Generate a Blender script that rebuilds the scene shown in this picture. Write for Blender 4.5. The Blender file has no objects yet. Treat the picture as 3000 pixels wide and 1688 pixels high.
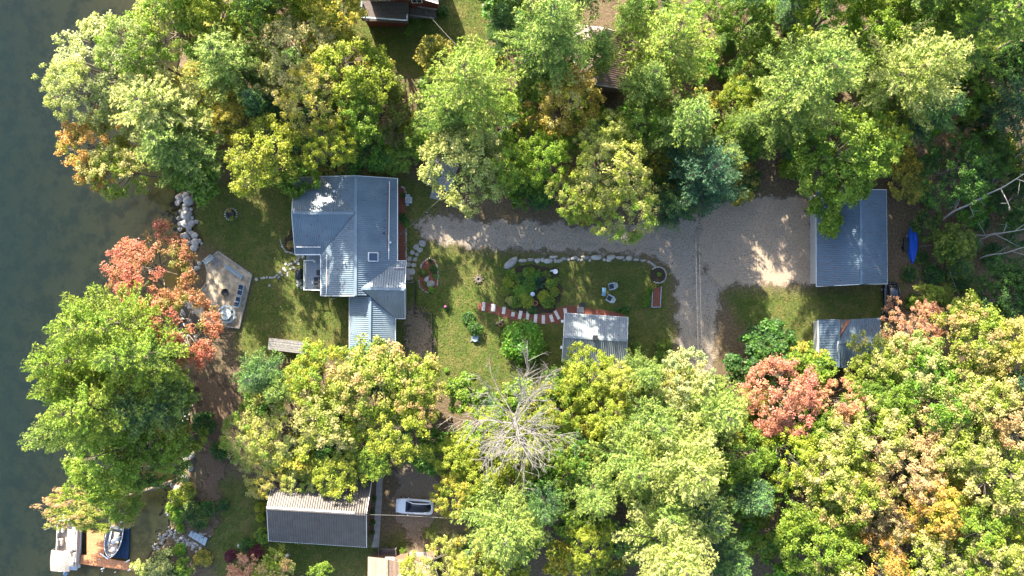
import bpy, bmesh, math, random
import numpy as np
from mathutils import Vector, Matrix, Quaternion, noise

random.seed(7)
SC = bpy.context.scene
COL = SC.collection

# ------------------------------------------------------------------ camera
FPX, HCAM, CX, CY = 2336.0, 100.0, 1500.0, 844.0     # focal length in photo pixels, flying height, nadir pixel
cam = bpy.data.objects.new('drone_camera', bpy.data.cameras.new('drone_camera'))
COL.objects.link(cam)
cam.location = (0, 0, HCAM)
cam.rotation_euler = (0, 0, 0)
cam.data.sensor_width = 36.0
cam.data.lens = 36.0 * FPX / 3000.0
cam.data.clip_start = 1.0
cam.data.clip_end = 2000.0
SC.camera = cam

# ------------------------------------------------------------------ sky and sun
SUN_EL = math.radians(29.0)
SUN_DIR = Vector((-0.35, 0.94, 0)).normalized() * math.cos(SUN_EL) + Vector((0, 0, math.sin(SUN_EL)))
world = bpy.data.worlds.new('World')
SC.world = world
world.use_nodes = True
wn = world.node_tree
sky = wn.nodes.new('ShaderNodeTexSky')
sky.sky_type = 'NISHITA'
sky.sun_disc = False
sky.dust_density = 2.0
sky.sun_elevation = SUN_EL
sky.sun_rotation = math.atan2(SUN_DIR.x, SUN_DIR.y) % (2 * math.pi)
bg = wn.nodes['Background']
bg.inputs['Strength'].default_value = 0.115
wn.links.new(sky.outputs[0], bg.inputs['Color'])
sun = bpy.data.objects.new('sun', bpy.data.lights.new('sun', 'SUN'))
COL.objects.link(sun)
sun.data.energy = 5.0
sun.data.angle = math.radians(0.55)
sun.data.color = (1.0, 0.92, 0.76)
sun.rotation_euler = SUN_DIR.to_track_quat('Z', 'Y').to_euler()
sun.location = (-40, 110, 80)
SC.view_settings.view_transform = 'Standard'
SC.view_settings.look = 'None'
SC.view_settings.exposure = 2.3
SC.view_settings.gamma = 1.0
SC.view_settings.use_curve_mapping = False
SC.render.engine = 'CYCLES'
SC.cycles.max_bounces = 8
SC.cycles.transparent_max_bounces = 12

# ------------------------------------------------------------------ helpers
def P(px, py, z=0.0):
    """world point that stands z above the ground and shows at photo pixel px, py"""
    s = (HCAM - z) / FPX
    return Vector(((px - CX) * s, (CY - py) * s, z))
M1 = HCAM / FPX                                     # metres per photo pixel on the ground

def tag(o, label=None, cat=None, group=None, kind=None):
    if label: o['label'] = label
    if cat: o['category'] = cat
    if group: o['group'] = group
    if kind: o['kind'] = kind
    return o

def thing(name, label, cat, loc=(0, 0, 0), rz=0.0, group=None):
    o = bpy.data.objects.new(name, None)
    o.empty_display_size = 0.3
    COL.objects.link(o)
    o.location = loc
    o.rotation_euler = (0, 0, rz)
    return tag(o, label, cat, group)

def link(name, me, parent=None, m=None):
    o = bpy.data.objects.new(name, me)
    COL.objects.link(o)
    if m is not None and not me.materials: me.materials.append(m)
    if parent is not None: o.parent = parent
    return o

def copy_tree(o, parent=None):
    c = o.copy(); COL.objects.link(c); c.parent = parent
    for ch in list(o.children): copy_tree(ch, c)
    return c

class MB:
    """collects shapes, then links them as ONE mesh object"""
    def __init__(s): s.v = []; s.f = []
    def add(s, vs, fs):
        n = len(s.v)
        s.v += [tuple(v) for v in vs]
        s.f += [tuple(i + n for i in f) for f in fs]
        return s
    def box(s, c, d, rz=0.0, M=None, taper=1.0):
        x, y, z = d[0] / 2, d[1] / 2, d[2] / 2
        R = Matrix.Rotation(rz, 3, 'Z') if M is None else M
        c = Vector(c); t = taper
        vs = [c + R @ Vector(p) for p in ((-x, -y, -z), (x, -y, -z), (x, y, -z), (-x, y, -z), (-x*t, -y*t, z), (x*t, -y*t, z), (x*t, y*t, z), (-x*t, y*t, z))]
        return s.add(vs, ((3, 2, 1, 0), (4, 5, 6, 7), (0, 1, 5, 4), (1, 2, 6, 5), (2, 3, 7, 6), (3, 0, 4, 7)))
    def beam(s, a, b, w, h):
        a, b = Vector(a), Vector(b); d = b - a; L = d.length
        if L < 1e-5: return s
        q = d.to_track_quat('X', 'Z').to_matrix()
        return s.box((a + b) / 2, (L, w, h), M=q)
    def prism(s, poly, z0, z1):
        n = len(poly); P2 = [Vector((p[0], p[1])) for p in poly]
        ar = sum(P2[i].x * P2[(i+1) % n].y - P2[(i+1) % n].x * P2[i].y for i in range(n))
        if ar < 0: P2 = P2[::-1]
        vs = [(p.x, p.y, z0) for p in P2] + [(p.x, p.y, z1) for p in P2]
        return s.add(vs, [tuple(range(n))[::-1], tuple(range(n, 2*n))] + [(i, (i+1) % n, n + (i+1) % n, n + i) for i in range(n)])
    def slab(s, pts, t):
        """a planar face of 3D points, thickened downwards by t"""
        pts = [Vector(p) for p in pts]; n = len(pts)
        nrm = sum(((pts[i] - pts[0]).cross(pts[(i+1) % n] - pts[0]) for i in range(1, n - 1)), Vector())
        if nrm.z < 0: pts = pts[::-1]
        vs = pts + [p - Vector((0, 0, t)) for p in pts]
        return s.add(vs, [tuple(range(n)), tuple(range(n, 2*n))[::-1]] + [(n + i, n + (i+1) % n, (i+1) % n, i) for i in range(n)])
    def tube(s, pts, rad, n=6, cap=True):
        pts = [Vector(p) for p in pts]
        if not hasattr(rad, '__len__'): rad = [rad] * len(pts)
        vs = []; up = Vector((0, 0, 1))
        for i, p in enumerate(pts):
            t = (pts[min(i+1, len(pts)-1)] - pts[max(i-1, 0)])
            t = t.normalized() if t.length > 1e-6 else up
            a = t.cross(up)
            if a.length < 1e-3: a = t.cross(Vector((0, 1, 0)))
            a.normalize(); b = t.cross(a)
            for k in range(n):
                w = 2 * math.pi * k / n
                vs.append(p + (a * math.cos(w) + b * math.sin(w)) * rad[i])
        fs = [(i*n + k, i*n + (k+1) % n, (i+1)*n + (k+1) % n, (i+1)*n + k) for i in range(len(pts) - 1) for k in range(n)]
        if cap: fs += [tuple(range(n))[::-1], tuple(range((len(pts)-1)*n, len(pts)*n))]
        return s.add(vs, fs)
    def lathe(s, prof, c=(0, 0, 0), n=14):
        c = Vector(c); vs = []
        for r, z in prof:
            for k in range(n):
                w = 2 * math.pi * k / n
                vs.append(c + Vector((r * math.cos(w), r * math.sin(w), z)))
        m = len(prof)
        fs = [(i*n + k, i*n + (k+1) % n, (i+1)*n + (k+1) % n, (i+1)*n + k) for i in range(m - 1) for k in range(n)]
        fs += [tuple(range(n))[::-1], tuple(range((m-1)*n, m*n))]
        return s.add(vs, fs)
    def loft(s, secs, cap=True):
        n = len(secs[0])
        vs = [p for sec in secs for p in sec]
        fs = [(i*n + k, i*n + (k+1) % n, (i+1)*n + (k+1) % n, (i+1)*n + k) for i in range(len(secs) - 1) for k in range(n)]
        if cap: fs += [tuple(range(n))[::-1], tuple(range((len(secs)-1)*n, len(secs)*n))]
        return s.add(vs, fs)
    def mesh(s, name, smooth=False, bevel=0.0, fix=False):
        me = bpy.data.meshes.new(name)
        me.from_pydata(s.v, [], s.f)
        if fix or bevel > 0:
            bm = bmesh.new(); bm.from_mesh(me)
            bmesh.ops.recalc_face_normals(bm, faces=bm.faces)
            if bevel > 0:
                bmesh.ops.bevel(bm, geom=[e for e in bm.edges if len(e.link_faces) == 2 and e.calc_face_angle(0) > 0.5], offset=bevel, segments=2, profile=0.5, affect='EDGES', clamp_overlap=True)
            bm.to_mesh(me); bm.free()
        if smooth: me.polygons.foreach_set('use_smooth', [True] * len(me.polygons))
        me.update()
        return me
    def build(s, name, m, parent=None, world=False, smooth=False, bevel=0.0, fix=False):
        if world and parent is not None:
            L = parent.location
            s.v = [(x - L.x, y - L.y, z - L.z) for x, y, z in s.v]
        return link(name, s.mesh(name, smooth, bevel, fix), parent, m)

def np_mesh(name, V, F, var=None, smooth=False):
    """fast mesh from numpy arrays; F is (n,4) or (n,3); var becomes the point attribute 'var'"""
    me = bpy.data.meshes.new(name)
    k = F.shape[1]
    me.vertices.add(len(V)); me.vertices.foreach_set('co', np.ascontiguousarray(V, dtype=np.float32).ravel())
    me.loops.add(F.size); me.loops.foreach_set('vertex_index', np.ascontiguousarray(F, dtype=np.int32).ravel())
    me.polygons.add(len(F)); me.polygons.foreach_set('loop_start', np.arange(0, F.size, k, dtype=np.int32))
    if smooth: me.polygons.foreach_set('use_smooth', np.ones(len(F), dtype=bool))
    if var is not None:
        a = me.attributes.new('var', 'FLOAT_COLOR', 'POINT')
        c = np.ones((len(V), 4), dtype=np.float32); c[:, :var.shape[1]] = var
        a.data.foreach_set('color', c.ravel())
    me.update(calc_edges=True); me.validate()
    return me

# ------------------------------------------------------------------ materials
def new_mat(name):
    m = bpy.data.materials.new(name); m.use_nodes = True
    nt = m.node_tree; b = nt.nodes['Principled BSDF']
    return m, nt, b

def ramp_between(nt, fac, c1, c2, lo=0.35, hi=0.65):
    r = nt.nodes.new('ShaderNodeValToRGB')
    r.color_ramp.elements[0].position = lo; r.color_ramp.elements[0].color = (*c1, 1)
    r.color_ramp.elements[1].position = hi; r.color_ramp.elements[1].color = (*c2, 1)
    nt.links.new(fac, r.inputs[0])
    return r.outputs[0]

def tex(nt, scale, detail=4.0, coord='Object', stretch=None, rough=0.55):
    tc = nt.nodes.new('ShaderNodeTexCoord')
    n = nt.nodes.new('ShaderNodeTexNoise')
    n.inputs['Scale'].default_value = scale; n.inputs['Detail'].default_value = detail; n.inputs['Roughness'].default_value = rough
    src = tc.outputs[coord]
    if stretch:
        mp = nt.nodes.new('ShaderNodeMapping'); mp.inputs['Scale'].default_value = stretch
        nt.links.new(src, mp.inputs[0]); src = mp.outputs[0]
    nt.links.new(src, n.inputs['Vector'])
    return n.outputs['Fac']

def mixc(nt, fac, a, b, mode='MIX'):
    m = nt.nodes.new('ShaderNodeMix'); m.data_type = 'RGBA'; m.blend_type = mode
    for sock, val in ((m.inputs[0], fac), (m.inputs[6], a), (m.inputs[7], b)):
        if hasattr(val, 'links'): nt.links.new(val, sock)
        elif isinstance(val, tuple): sock.default_value = (*val[:3], 1)
        else: sock.default_value = val
    return m.outputs[2]

def mth(nt, op, a, b=None, clamp=False):
    m = nt.nodes.new('ShaderNodeMath'); m.operation = op; m.use_clamp = clamp
    for i, v in enumerate((a, b)):
        if v is None: continue
        if hasattr(v, 'links'): nt.links.new(v, m.inputs[i])
        else: m.inputs[i].default_value = v
    return m.outputs[0]

def bump(nt, b, h, strength=0.4, dist=0.05):
    n = nt.nodes.new('ShaderNodeBump'); n.inputs['Strength'].default_value = strength; n.inputs['Distance'].default_value = dist
    nt.links.new(h, n.inputs['Height']); nt.links.new(n.outputs[0], b.inputs['Normal'])

def mat(name, c1, c2=None, scale=6.0, rough=0.7, spec=0.3, bmp=0.0, metal=0.0, stretch=None, coat=0.0, objrand=0.0, lo=0.35, hi=0.65):
    m, nt, b = new_mat(name)
    b.inputs['Roughness'].default_value = rough
    b.inputs['Specular IOR Level'].default_value = spec
    b.inputs['Metallic'].default_value = metal
    b.inputs['Coat Weight'].default_value = coat
    if c2 is None: c2 = tuple(x * 0.8 for x in c1)
    f = tex(nt, scale, 5.0, stretch=stretch)
    col = ramp_between(nt, f, c1, c2, lo, hi)
    if objrand:
        oi = nt.nodes.new('ShaderNodeObjectInfo')
        hs = nt.nodes.new('ShaderNodeHueSaturation')
        nt.links.new(col, hs.inputs['Color'])
        v = mth(nt, 'MULTIPLY_ADD', oi.outputs['Random'], objrand); v.node.inputs[2].default_value = 1 - objrand / 2
        nt.links.new(v, hs.inputs['Value']); col = hs.outputs[0]
    nt.links.new(col, b.inputs['Base Color'])
    if bmp: bump(nt, b, f, bmp)
    return m

def leaf_mat(name, trans=0.35, rough=0.5):
    """foliage: colour of the object, turning to its own autumn tip colour clump by clump"""
    m, nt, b = new_mat(name)
    at = nt.nodes.new('ShaderNodeAttribute'); at.attribute_name = 'var'
    sp = nt.nodes.new('ShaderNodeSeparateColor'); nt.links.new(at.outputs['Color'], sp.inputs[0])
    oi = nt.nodes.new('ShaderNodeObjectInfo')
    tip = nt.nodes.new('ShaderNodeAttribute'); tip.attribute_type = 'OBJECT'; tip.attribute_name = 'tip'
    amt = nt.nodes.new('ShaderNodeAttribute'); amt.attribute_type = 'OBJECT'; amt.attribute_name = 'tip_amount'
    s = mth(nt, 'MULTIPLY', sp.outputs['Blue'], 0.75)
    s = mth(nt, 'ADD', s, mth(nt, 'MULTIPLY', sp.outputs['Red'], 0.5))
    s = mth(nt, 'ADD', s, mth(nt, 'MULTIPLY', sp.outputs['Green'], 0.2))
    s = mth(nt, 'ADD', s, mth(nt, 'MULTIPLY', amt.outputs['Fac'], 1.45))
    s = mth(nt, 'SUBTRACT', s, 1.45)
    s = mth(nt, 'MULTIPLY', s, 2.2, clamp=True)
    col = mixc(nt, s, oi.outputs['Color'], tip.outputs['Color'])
    hs = nt.nodes.new('ShaderNodeHueSaturation')
    nt.links.new(col, hs.inputs['Color'])
    h = mth(nt, 'MULTIPLY_ADD', sp.outputs['Red'], 0.04); h.node.inputs[2].default_value = 0.48
    nt.links.new(h, hs.inputs['Hue'])
    v = mth(nt, 'MULTIPLY_ADD', sp.outputs['Green'], 0.8); v.node.inputs[2].default_value = 0.6
    nt.links.new(v, hs.inputs['Value'])
    nt.links.new(hs.outputs[0], b.inputs['Base Color'])
    b.inputs['Roughness'].default_value = rough
    b.inputs['Specular IOR Level'].default_value = 0.35
    tr = nt.nodes.new('ShaderNodeBsdfTranslucent')
    nt.links.new(mixc(nt, 1.0, hs.outputs[0], (1.15, 1.35, 0.6), 'MULTIPLY'), tr.inputs['Color'])
    mx = nt.nodes.new('ShaderNodeMixShader'); mx.inputs[0].default_value = trans
    nt.links.new(b.outputs[0], mx.inputs[1]); nt.links.new(tr.outputs[0], mx.inputs[2])
    nt.links.new(mx.outputs[0], nt.nodes['Material Output'].inputs['Surface'])
    return m

MT = {}
MT['leaf'] = leaf_mat('broad_leaf', 0.42)
MT['needle'] = leaf_mat('pine_needle', 0.32, 0.6)
MT['bark'] = mat('grey_brown_bark', (0.10, 0.075, 0.055), (0.20, 0.17, 0.14), 9, 0.9, 0.1, 0.6, stretch=(1, 1, 0.25))
MT['birch_bark'] = mat('pale_birch_bark', (0.42, 0.40, 0.38), (0.20, 0.18, 0.16), 5, 0.8, 0.2, 0.3, stretch=(1, 1, 2), lo=0.45, hi=0.75)
MT['dead_wood'] = mat('bleached_dead_wood', (0.25, 0.23, 0.215), (0.13, 0.115, 0.105), 6, 0.85, 0.15, 0.3)
MT['roof_blue'] = mat('blue_grey_roof_metal', (0.165, 0.21, 0.245), (0.12, 0.16, 0.195), 0.6, 0.42, 0.5)
MT['roof_grey'] = mat('grey_roof_metal', (0.21, 0.235, 0.255), (0.175, 0.20, 0.215), 0.8, 0.45, 0.5)
MT['roof_slate'] = mat('slate_blue_roof_metal', (0.105, 0.15, 0.195), (0.09, 0.13, 0.17), 0.7, 0.45, 0.5)
MT['roof_brown'] = mat('brown_roof_metal', (0.115, 0.10, 0.09), (0.088, 0.075, 0.068), 0.9, 0.55, 0.3)
MT['roof_pink'] = mat('red_brown_roof_metal', (0.33, 0.235, 0.215), (0.27, 0.19, 0.17), 0.8, 0.55, 0.4)
MT['shingle'] = mat('weathered_brown_shingle', (0.36, 0.25, 0.18), (0.22, 0.15, 0.11), 7, 0.85, 0.2, 0.3, objrand=0.35)
MT['rust'] = mat('rusty_old_roofing', (0.30, 0.13, 0.07), (0.20, 0.10, 0.06), 3, 0.85, 0.2, 0.2)
MT['roof_tar'] = mat('dark_roll_roofing', (0.085, 0.085, 0.09), (0.12, 0.115, 0.11), 3, 0.9, 0.2, 0.2)
MT['white'] = mat('white_painted_trim', (0.78, 0.78, 0.77), (0.70, 0.70, 0.69), 3, 0.5, 0.4)
MT['offwhite'] = mat('off_white_plastic', (0.66, 0.67, 0.68), (0.58, 0.59, 0.60), 3, 0.5, 0.4)
MT['siding'] = mat('pale_grey_siding', (0.42, 0.44, 0.45), (0.36, 0.38, 0.39), 2, 0.7, 0.3)
MT['siding_brown'] = mat('brown_board_siding', (0.20, 0.12, 0.08), (0.14, 0.085, 0.06), 4, 0.8, 0.2)
MT['siding_red'] = mat('dark_red_siding', (0.17, 0.05, 0.04), (0.12, 0.04, 0.035), 3, 0.8, 0.2)
MT['deck_grey'] = mat('grey_deck_board', (0.30, 0.34, 0.37), (0.25, 0.28, 0.31), 4, 0.75, 0.2, objrand=0.15)
MT['wood_grey'] = mat('weathered_grey_wood', (0.33, 0.31, 0.29), (0.20, 0.185, 0.175), 5, 0.85, 0.15, 0.2, objrand=0.3)
MT['wood_dark'] = mat('dark_weathered_wood', (0.15, 0.125, 0.115), (0.09, 0.075, 0.07), 5, 0.85, 0.15, 0.2, objrand=0.3)
MT['dock_wood'] = mat('orange_brown_dock_board', (0.52, 0.235, 0.11), (0.42, 0.18, 0.085), 5, 0.7, 0.25, objrand=0.14)
MT['stone'] = mat('pale_field_stone', (0.40, 0.38, 0.355), (0.24, 0.22, 0.20), 3.2, 0.85, 0.2, 0.5, objrand=0.55)
MT['flag'] = mat('pale_flagstone', (0.29, 0.28, 0.265), (0.20, 0.19, 0.175), 2.5, 0.8, 0.2, 0.2, objrand=0.35)
MT['slab_white'] = mat('white_stone_slab', (0.58, 0.55, 0.51), (0.45, 0.42, 0.39), 2.5, 0.8, 0.2, 0.1, objrand=0.1)
MT['wet_stone'] = mat('brown_lake_stone', (0.20, 0.14, 0.07), (0.12, 0.09, 0.05), 3, 0.7, 0.3, 0.3, objrand=0.6)
MT['mulch'] = mat('red_brown_mulch', (0.23, 0.085, 0.055), (0.13, 0.05, 0.035), 14, 0.95, 0.1, 0.6)
MT['soil'] = mat('dark_garden_soil', (0.06, 0.045, 0.03), (0.035, 0.028, 0.02), 8, 0.95, 0.1, 0.5)
MT['sand'] = mat('pale_patio_sand', (0.46, 0.375, 0.27), (0.25, 0.20, 0.145), 1.6, 0.95, 0.1, 0.3, lo=0.36, hi=0.62)
MT['concrete'] = mat('grey_concrete', (0.30, 0.28, 0.265), (0.235, 0.22, 0.205), 2.2, 0.9, 0.2, 0.2)
MT['black'] = mat('black_metal', (0.018, 0.019, 0.022), (0.012, 0.012, 0.014), 3, 0.45, 0.5)
MT['charcoal'] = mat('charcoal_fabric', (0.06, 0.07, 0.08), (0.045, 0.05, 0.06), 5, 0.9, 0.1)
MT['navy'] = mat('navy_cushion', (0.035, 0.065, 0.12), (0.03, 0.05, 0.09), 5, 0.9, 0.1)
MT['frame'] = mat('blue_grey_furniture_paint', (0.33, 0.40, 0.45), (0.27, 0.33, 0.37), 4, 0.6, 0.3)
MT['table_blue'] = mat('blue_grey_table_top', (0.13, 0.27, 0.40), (0.11, 0.23, 0.34), 3, 0.4, 0.5)
MT['terracotta'] = mat('terracotta_clay', (0.45, 0.22, 0.11), (0.36, 0.17, 0.09), 5, 0.85, 0.2)
MT['blue_hull'] = mat('bright_blue_hull', (0.010, 0.09, 0.52), (0.008, 0.075, 0.45), 3, 0.4, 0.5)
MT['car_white'] = mat('white_car_paint', (0.74, 0.76, 0.79), (0.72, 0.74, 0.77), 1, 0.25, 0.5, coat=0.8)
MT['car_black'] = mat('black_car_paint', (0.012, 0.013, 0.016), (0.010, 0.011, 0.014), 1, 0.25, 0.5, coat=0.6)
MT['glass_dark'] = mat('dark_tinted_glass', (0.014, 0.016, 0.022), (0.012, 0.014, 0.019), 1, 0.12, 0.4)
MT['glass_sky'] = mat('skylight_glass', (0.03, 0.05, 0.09), (0.025, 0.045, 0.08), 1, 0.08, 0.8)
MT['rubber'] = mat('black_rubber', (0.02, 0.02, 0.02), (0.015, 0.015, 0.015), 6, 0.9, 0.2)
MT['alloy'] = mat('grey_alloy', (0.5, 0.5, 0.52), (0.45, 0.45, 0.47), 3, 0.35, 0.5, metal=0.6)
MT['red_lens'] = mat('red_lens', (0.35, 0.02, 0.02), (0.3, 0.02, 0.02), 3, 0.2, 0.5)
MT['clear_lens'] = mat('clear_lens', (0.7, 0.72, 0.75), (0.65, 0.68, 0.7), 3, 0.1, 0.5)
MT['canvas'] = mat('beige_canvas', (0.30, 0.26, 0.235), (0.26, 0.225, 0.20), 3, 0.9, 0.1)
MT['vinyl'] = mat('cream_vinyl', (0.44, 0.38, 0.335), (0.38, 0.33, 0.29), 3, 0.5, 0.3)
MT['boat_floor'] = mat('tan_boat_floor', (0.46, 0.37, 0.30), (0.40, 0.32, 0.26), 5, 0.9, 0.1)
MT['boat_grey'] = mat('grey_boat_liner', (0.27, 0.27, 0.28), (0.22, 0.22, 0.23), 4, 0.7, 0.3)
MT['boat_navy'] = mat('navy_boat_hull', (0.025, 0.02, 0.06), (0.02, 0.016, 0.05), 3, 0.3, 0.5)
MT['alu'] = mat('bare_aluminium', (0.60, 0.61, 0.63), (0.54, 0.55, 0.57), 3, 0.4, 0.5, metal=0.5)
MT['engine_blue'] = mat('blue_grey_engine_cowl', (0.16, 0.25, 0.36), (0.13, 0.21, 0.31), 3, 0.35, 0.5)
MT['brick'] = mat('red_brown_brick', (0.28, 0.12, 0.08), (0.19, 0.085, 0.06), 9, 0.9, 0.2, 0.3, objrand=0.3)
MT['wire'] = mat('pale_grey_cable', (0.22, 0.21, 0.20), (0.18, 0.17, 0.16), 3, 0.6, 0.3)
MT['pink'] = mat('pink_petal', (0.62, 0.12, 0.32), (0.55, 0.10, 0.28), 5, 0.8, 0.2)
MT['gaze_blue'] = mat('blue_glazed_ceramic', (0.30, 0.42, 0.60), (0.55, 0.60, 0.68), 6, 0.15, 0.6)
# ------------------------------------------------------------------ foliage builders
def unit(a):
    return a / (np.linalg.norm(a, axis=-1, keepdims=True) + 1e-9)

def quads(C, N, U, su, sv):
    """one rhombic leaf per centre C with normal N, long axis near U"""
    U = unit(U - N * (U * N).sum(1, keepdims=True)); W = np.cross(N, U)
    su = su[:, None]; sv = sv[:, None]
    V = np.stack([C - U*su, C + W*sv + N*su*0.12, C + U*su, C - W*sv + N*su*0.12], 1).reshape(-1, 3)
    F = np.arange(len(V)).reshape(-1, 4)
    return V, F

def tube_np(T, pts, rad, n=5):
    """append a tube to the list T of (V, F)"""
    pts = np.asarray(pts, float); rad = np.asarray(rad, float)
    t = np.gradient(pts, axis=0); t = unit(t)
    ref = np.array([0.31, 0.17, 0.93]) if abs(t[0, 2]) < 0.9 else np.array([1.0, 0.2, 0.0])
    a = unit(np.cross(t, ref)); b = np.cross(t, a)
    w = np.arange(n) * 2 * np.pi / n
    V = pts[:, None] + (a[:, None] * np.cos(w)[None, :, None] + b[:, None] * np.sin(w)[None, :, None]) * rad[:, None, None]
    m = len(pts); i = np.arange(m - 1)[:, None] * n; k = np.arange(n)[None]
    F = np.stack([i + k, i + (k + 1) % n, i + n + (k + 1) % n, i + n + k], -1).reshape(-1, 4)
    T.append((V.reshape(-1, 3), F))

def join_np(T):
    o = 0; Vs = []; Fs = []
    for V, F in T:
        Vs.append(V); Fs.append(F + o); o += len(V)
    return np.concatenate(Vs), np.concatenate(Fs)

def rand_dirs(rng, n):
    return unit(rng.normal(size=(n, 3)))

def broadleaf(name, seed, R=4.5, Ht=12.0, zb=3.0, nl=13, cpl=16, lpc=80, ls=0.17, cr=0.62, loose=1.0):
    """spreading crown: limbs end in lobes, lobes carry leaf clumps"""
    rng = np.random.default_rng(seed)
    hz = (Ht - zb) * 0.5; c0 = np.array([0, 0, zb + hz * 0.95])
    T = []; L = []
    top = np.array([rng.normal(0, .25), rng.normal(0, .25), zb + hz * 0.9])
    tr = 0.045 * R + 0.05
    tube_np(T, [[0, 0, -0.3], [0.02, 0.03, zb * .5], [top[0]*.5, top[1]*.5, zb], top, top + [0.1, 0.1, hz * .7]], [tr*1.35, tr, tr*.85, tr*.55, tr*.15], 8)
    ntrunk = len(T)
    lobes = []
    for i in range(nl):
        az = 2 * np.pi * (i * 0.618034) + rng.normal(0, .25)
        el = [0.12, 0.45, 0.85, 0.02, 0.6][i % 5] + rng.normal(0, .1)
        if i == 0: el = 1.4
        if i == nl - 1: el = 1.1
        d = np.array([np.cos(az)*np.cos(el), np.sin(az)*np.cos(el), np.sin(el)])
        f = rng.uniform(.56, .80) * loose
        lobes.append((c0 + d * np.array([R * f, R * f, hz * .70]), R * rng.uniform(.30, .55)))
    CC = []; 
    for lc, lr in lobes:
        s = np.array([top[0]*.6, top[1]*.6, rng.uniform(zb * .9, zb + hz * .7)])
        mid = s * .5 + lc * .5 + [0, 0, -0.15 * R * .3]
        tube_np(T, [s, mid, lc], [tr*.42, tr*.26, tr*.12], 5)
        d = rand_dirs(rng, cpl * 3)
        out = unit(lc - c0)
        sc = (d * out).sum(1) + d[:, 2] * .55 + rng.normal(0, .4, len(d))
        d = d[np.argsort(-sc)[:cpl]]
        for q in d:
            c = lc + q * lr * rng.uniform(.65, 1.15) * np.array([1, 1, .72])
            CC.append(c)
            tube_np(T, [lc, lc * .45 + c * .55 + [0, 0, -.08], c], [tr*.11, tr*.07, tr*.03], 3)
    CC = np.array(CC)
    Cs, Ns, Vr = [], [], []
    for c in CC:
        n = int(lpc * rng.uniform(.55, 1.3)); r = cr * rng.uniform(.7, 1.5)
        d = rand_dirs(rng, n) ; d[:, 2] = np.where(d[:, 2] < -.35, -d[:, 2], d[:, 2])
        p = c + d * (r * rng.uniform(.1, 1.0, (n, 1)) ** .8) * np.array([1, 1, .6])
        nn = unit(d * .55 + np.array([0, 0, .75]) + rng.normal(0, .45, (n, 3)))
        Cs.append(p); Ns.append(nn)
        rel = (p - c0) / np.array([R, R, hz])
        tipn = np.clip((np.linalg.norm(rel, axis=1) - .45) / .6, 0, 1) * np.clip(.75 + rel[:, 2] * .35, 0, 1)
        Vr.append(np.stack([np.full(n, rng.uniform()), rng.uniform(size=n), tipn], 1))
    C = np.concatenate(Cs); N = np.concatenate(Ns); A = np.concatenate(Vr)
    n = len(C); s = ls * rng.uniform(.65, 1.3, n)
    V, F = quads(C, N, rng.normal(size=(n, 3)), s, s * rng.uniform(.55, .8, n))
    crown = np_mesh(name + '_crown', V, F, np.repeat(A, 4, 0)); crown.materials.append(MT['leaf'])
    tv, tf = join_np(T); trunk = np_mesh(name + '_trunk', tv, tf, smooth=True); trunk.materials.append(MT['bark'])
    lv, lf = join_np(T[ntrunk:]); limbs = np_mesh(name + '_limbs', lv, lf, smooth=True); limbs.materials.append(MT['bark'])
    return dict(crown=crown, trunk=trunk, limbs=limbs, R=R, H=Ht, zc=zb + hz * 1.05, rt=tr)

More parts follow.
